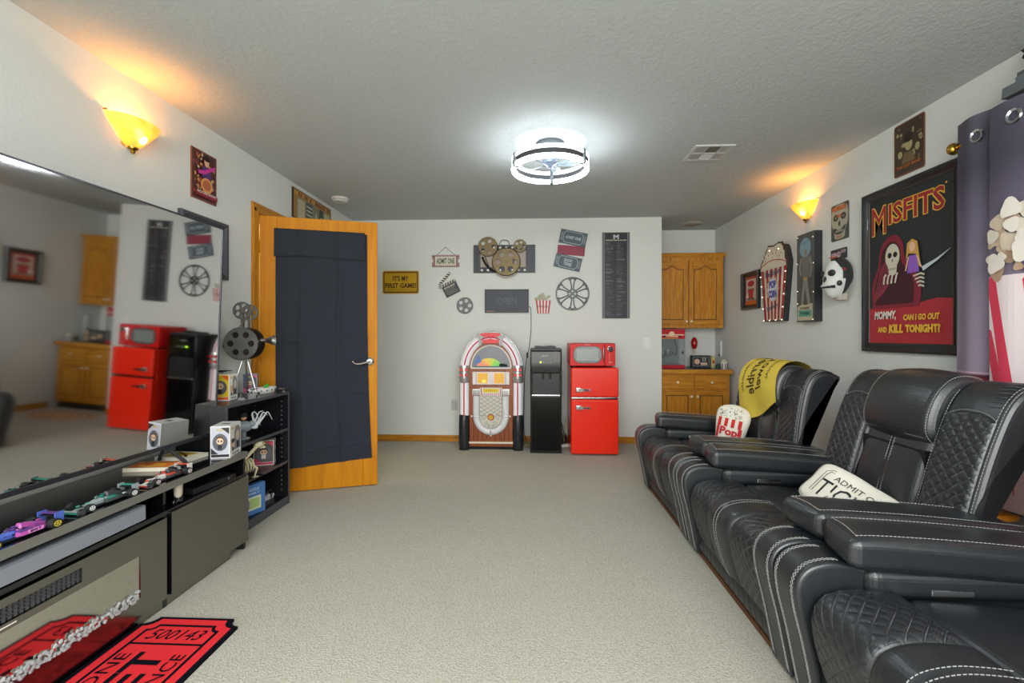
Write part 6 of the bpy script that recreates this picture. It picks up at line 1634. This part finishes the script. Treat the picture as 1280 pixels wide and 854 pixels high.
MB().lathe([(.0005, -.165), (.012, -.163), (.02, -.150), (.045, -.135), (.05, -.11), (.05, -.036), (.0005, -.036)], P('7f8aa0', .3, metal=.5), n=28, cap=False).build('motor_hub', cl_)
M_bl = mat('fan_blade', 'c9d8e4', .1, trans=.75, ior=1.2)
for k in range(5):
    a = 2*PI*k/5; MB().add([(.045, -.012, -.135), (.12, -.035, -.125), (.175, -.030, -.128), (.185, .0, -.140), (.15, .022, -.146), (.045, .012, -.142)], [(0, 1, 2, 3, 4, 5)], M_bl).add([(.045, -.012, -.137), (.12, -.035, -.127), (.175, -.030, -.130), (.185, .0, -.142), (.15, .022, -.148), (.045, .012, -.144)], [(0, 1, 2, 3, 4, 5)], M_bl).tube([(.04, 0, -.14), (.17, -.005, -.134)], .0025, P('7f8aa0', .3), n=5).xf(Matrix.Rotation(a, 4, 'Z')).build('fan_blade', cl_)
cv = thing('ceiling_vent', 'white square ceiling air vent with louvres', 'vent', (1.222, 3.232, HC))
M_vw = P('c9c9c5', .5)
for lo, hi in (((-.133, -.133, -.010), (.133, -.112, -.0005)), ((-.133, .112, -.010), (.133, .133, -.0005)), ((-.133, -.112, -.010), (-.112, .112, -.0005)), ((.112, -.112, -.010), (.133, .112, -.0005))): MB().box(lo, hi, M_vw, .002).build('vent_frame', cv)
MB().box((-.112, -.112, -.003), (.112, .112, -.001), P('3a3b38')).build('dark_opening', cv)
for lo, hi in (((-.112, -.006, -.010), (.112, .006, -.003)), ((-.045, -.112, -.010), (-.037, .112, -.003)), ((.047, -.112, -.010), (.055, .112, -.003))): MB().box(lo, hi, M_vw).build('vent_bar', cv)
for x0, x1 in ((-.11, -.05), (.06, .11)):
    for k in range(4):
        x = x0+(x1-x0)*(k+.5)/4
        for y0, y1 in ((-.11, -.008), (.008, .11)): MB().box((x-.003, y0, -.009), (x+.003, y1, -.003), M_vw, rot=Matrix.Rotation(R(35), 3, 'Y')).build('louvre', cv)
for k in range(5): MB().box((-.035, .015+k*.02, -.009), (.045, .021+k*.02, -.003), M_vw, rot=Matrix.Rotation(R(35), 3, 'X')).build('louvre', cv)
MB().box((-.035, -.108, -.006), (.045, -.01, -.004), P('6c6c62')).build('vent_flap', cv)
sm_ = thing('smoke_detector', 'round white smoke detector on the ceiling near the left wall', 'smoke detector', (-1.79, 4.155, HC))
MB().lathe([(.0005, -.038), (.055, -.036), (.065, -.024), (.070, -.020), (.078, -.018), (.078, -.0005), (.0005, -.0005)], P('cfcbc8', .4), n=36, cap=False).build('housing', sm_); MB().box((-.012, -.05, -.040), (.012, -.03, -.034), P('8d8a88')).build('test_button', sm_)
dl = thing('downlight', 'unlit recessed ceiling downlight in front of the alcove', 'ceiling lamp', (1.82, 5.29, HC))
MB().lathe([(.080, -.012), (.112, -.004), (.112, -.0005), (.08, -.0005)], P('b5afa4', .5), n=36, cap=False).build('trim_ring', dl); MB().lathe([(.0005, -.002), (.08, -.002), (.08, -.0005), (.0005, -.0005)], P('b9b2a2', .5), n=36, cap=False).build('lens', dl)
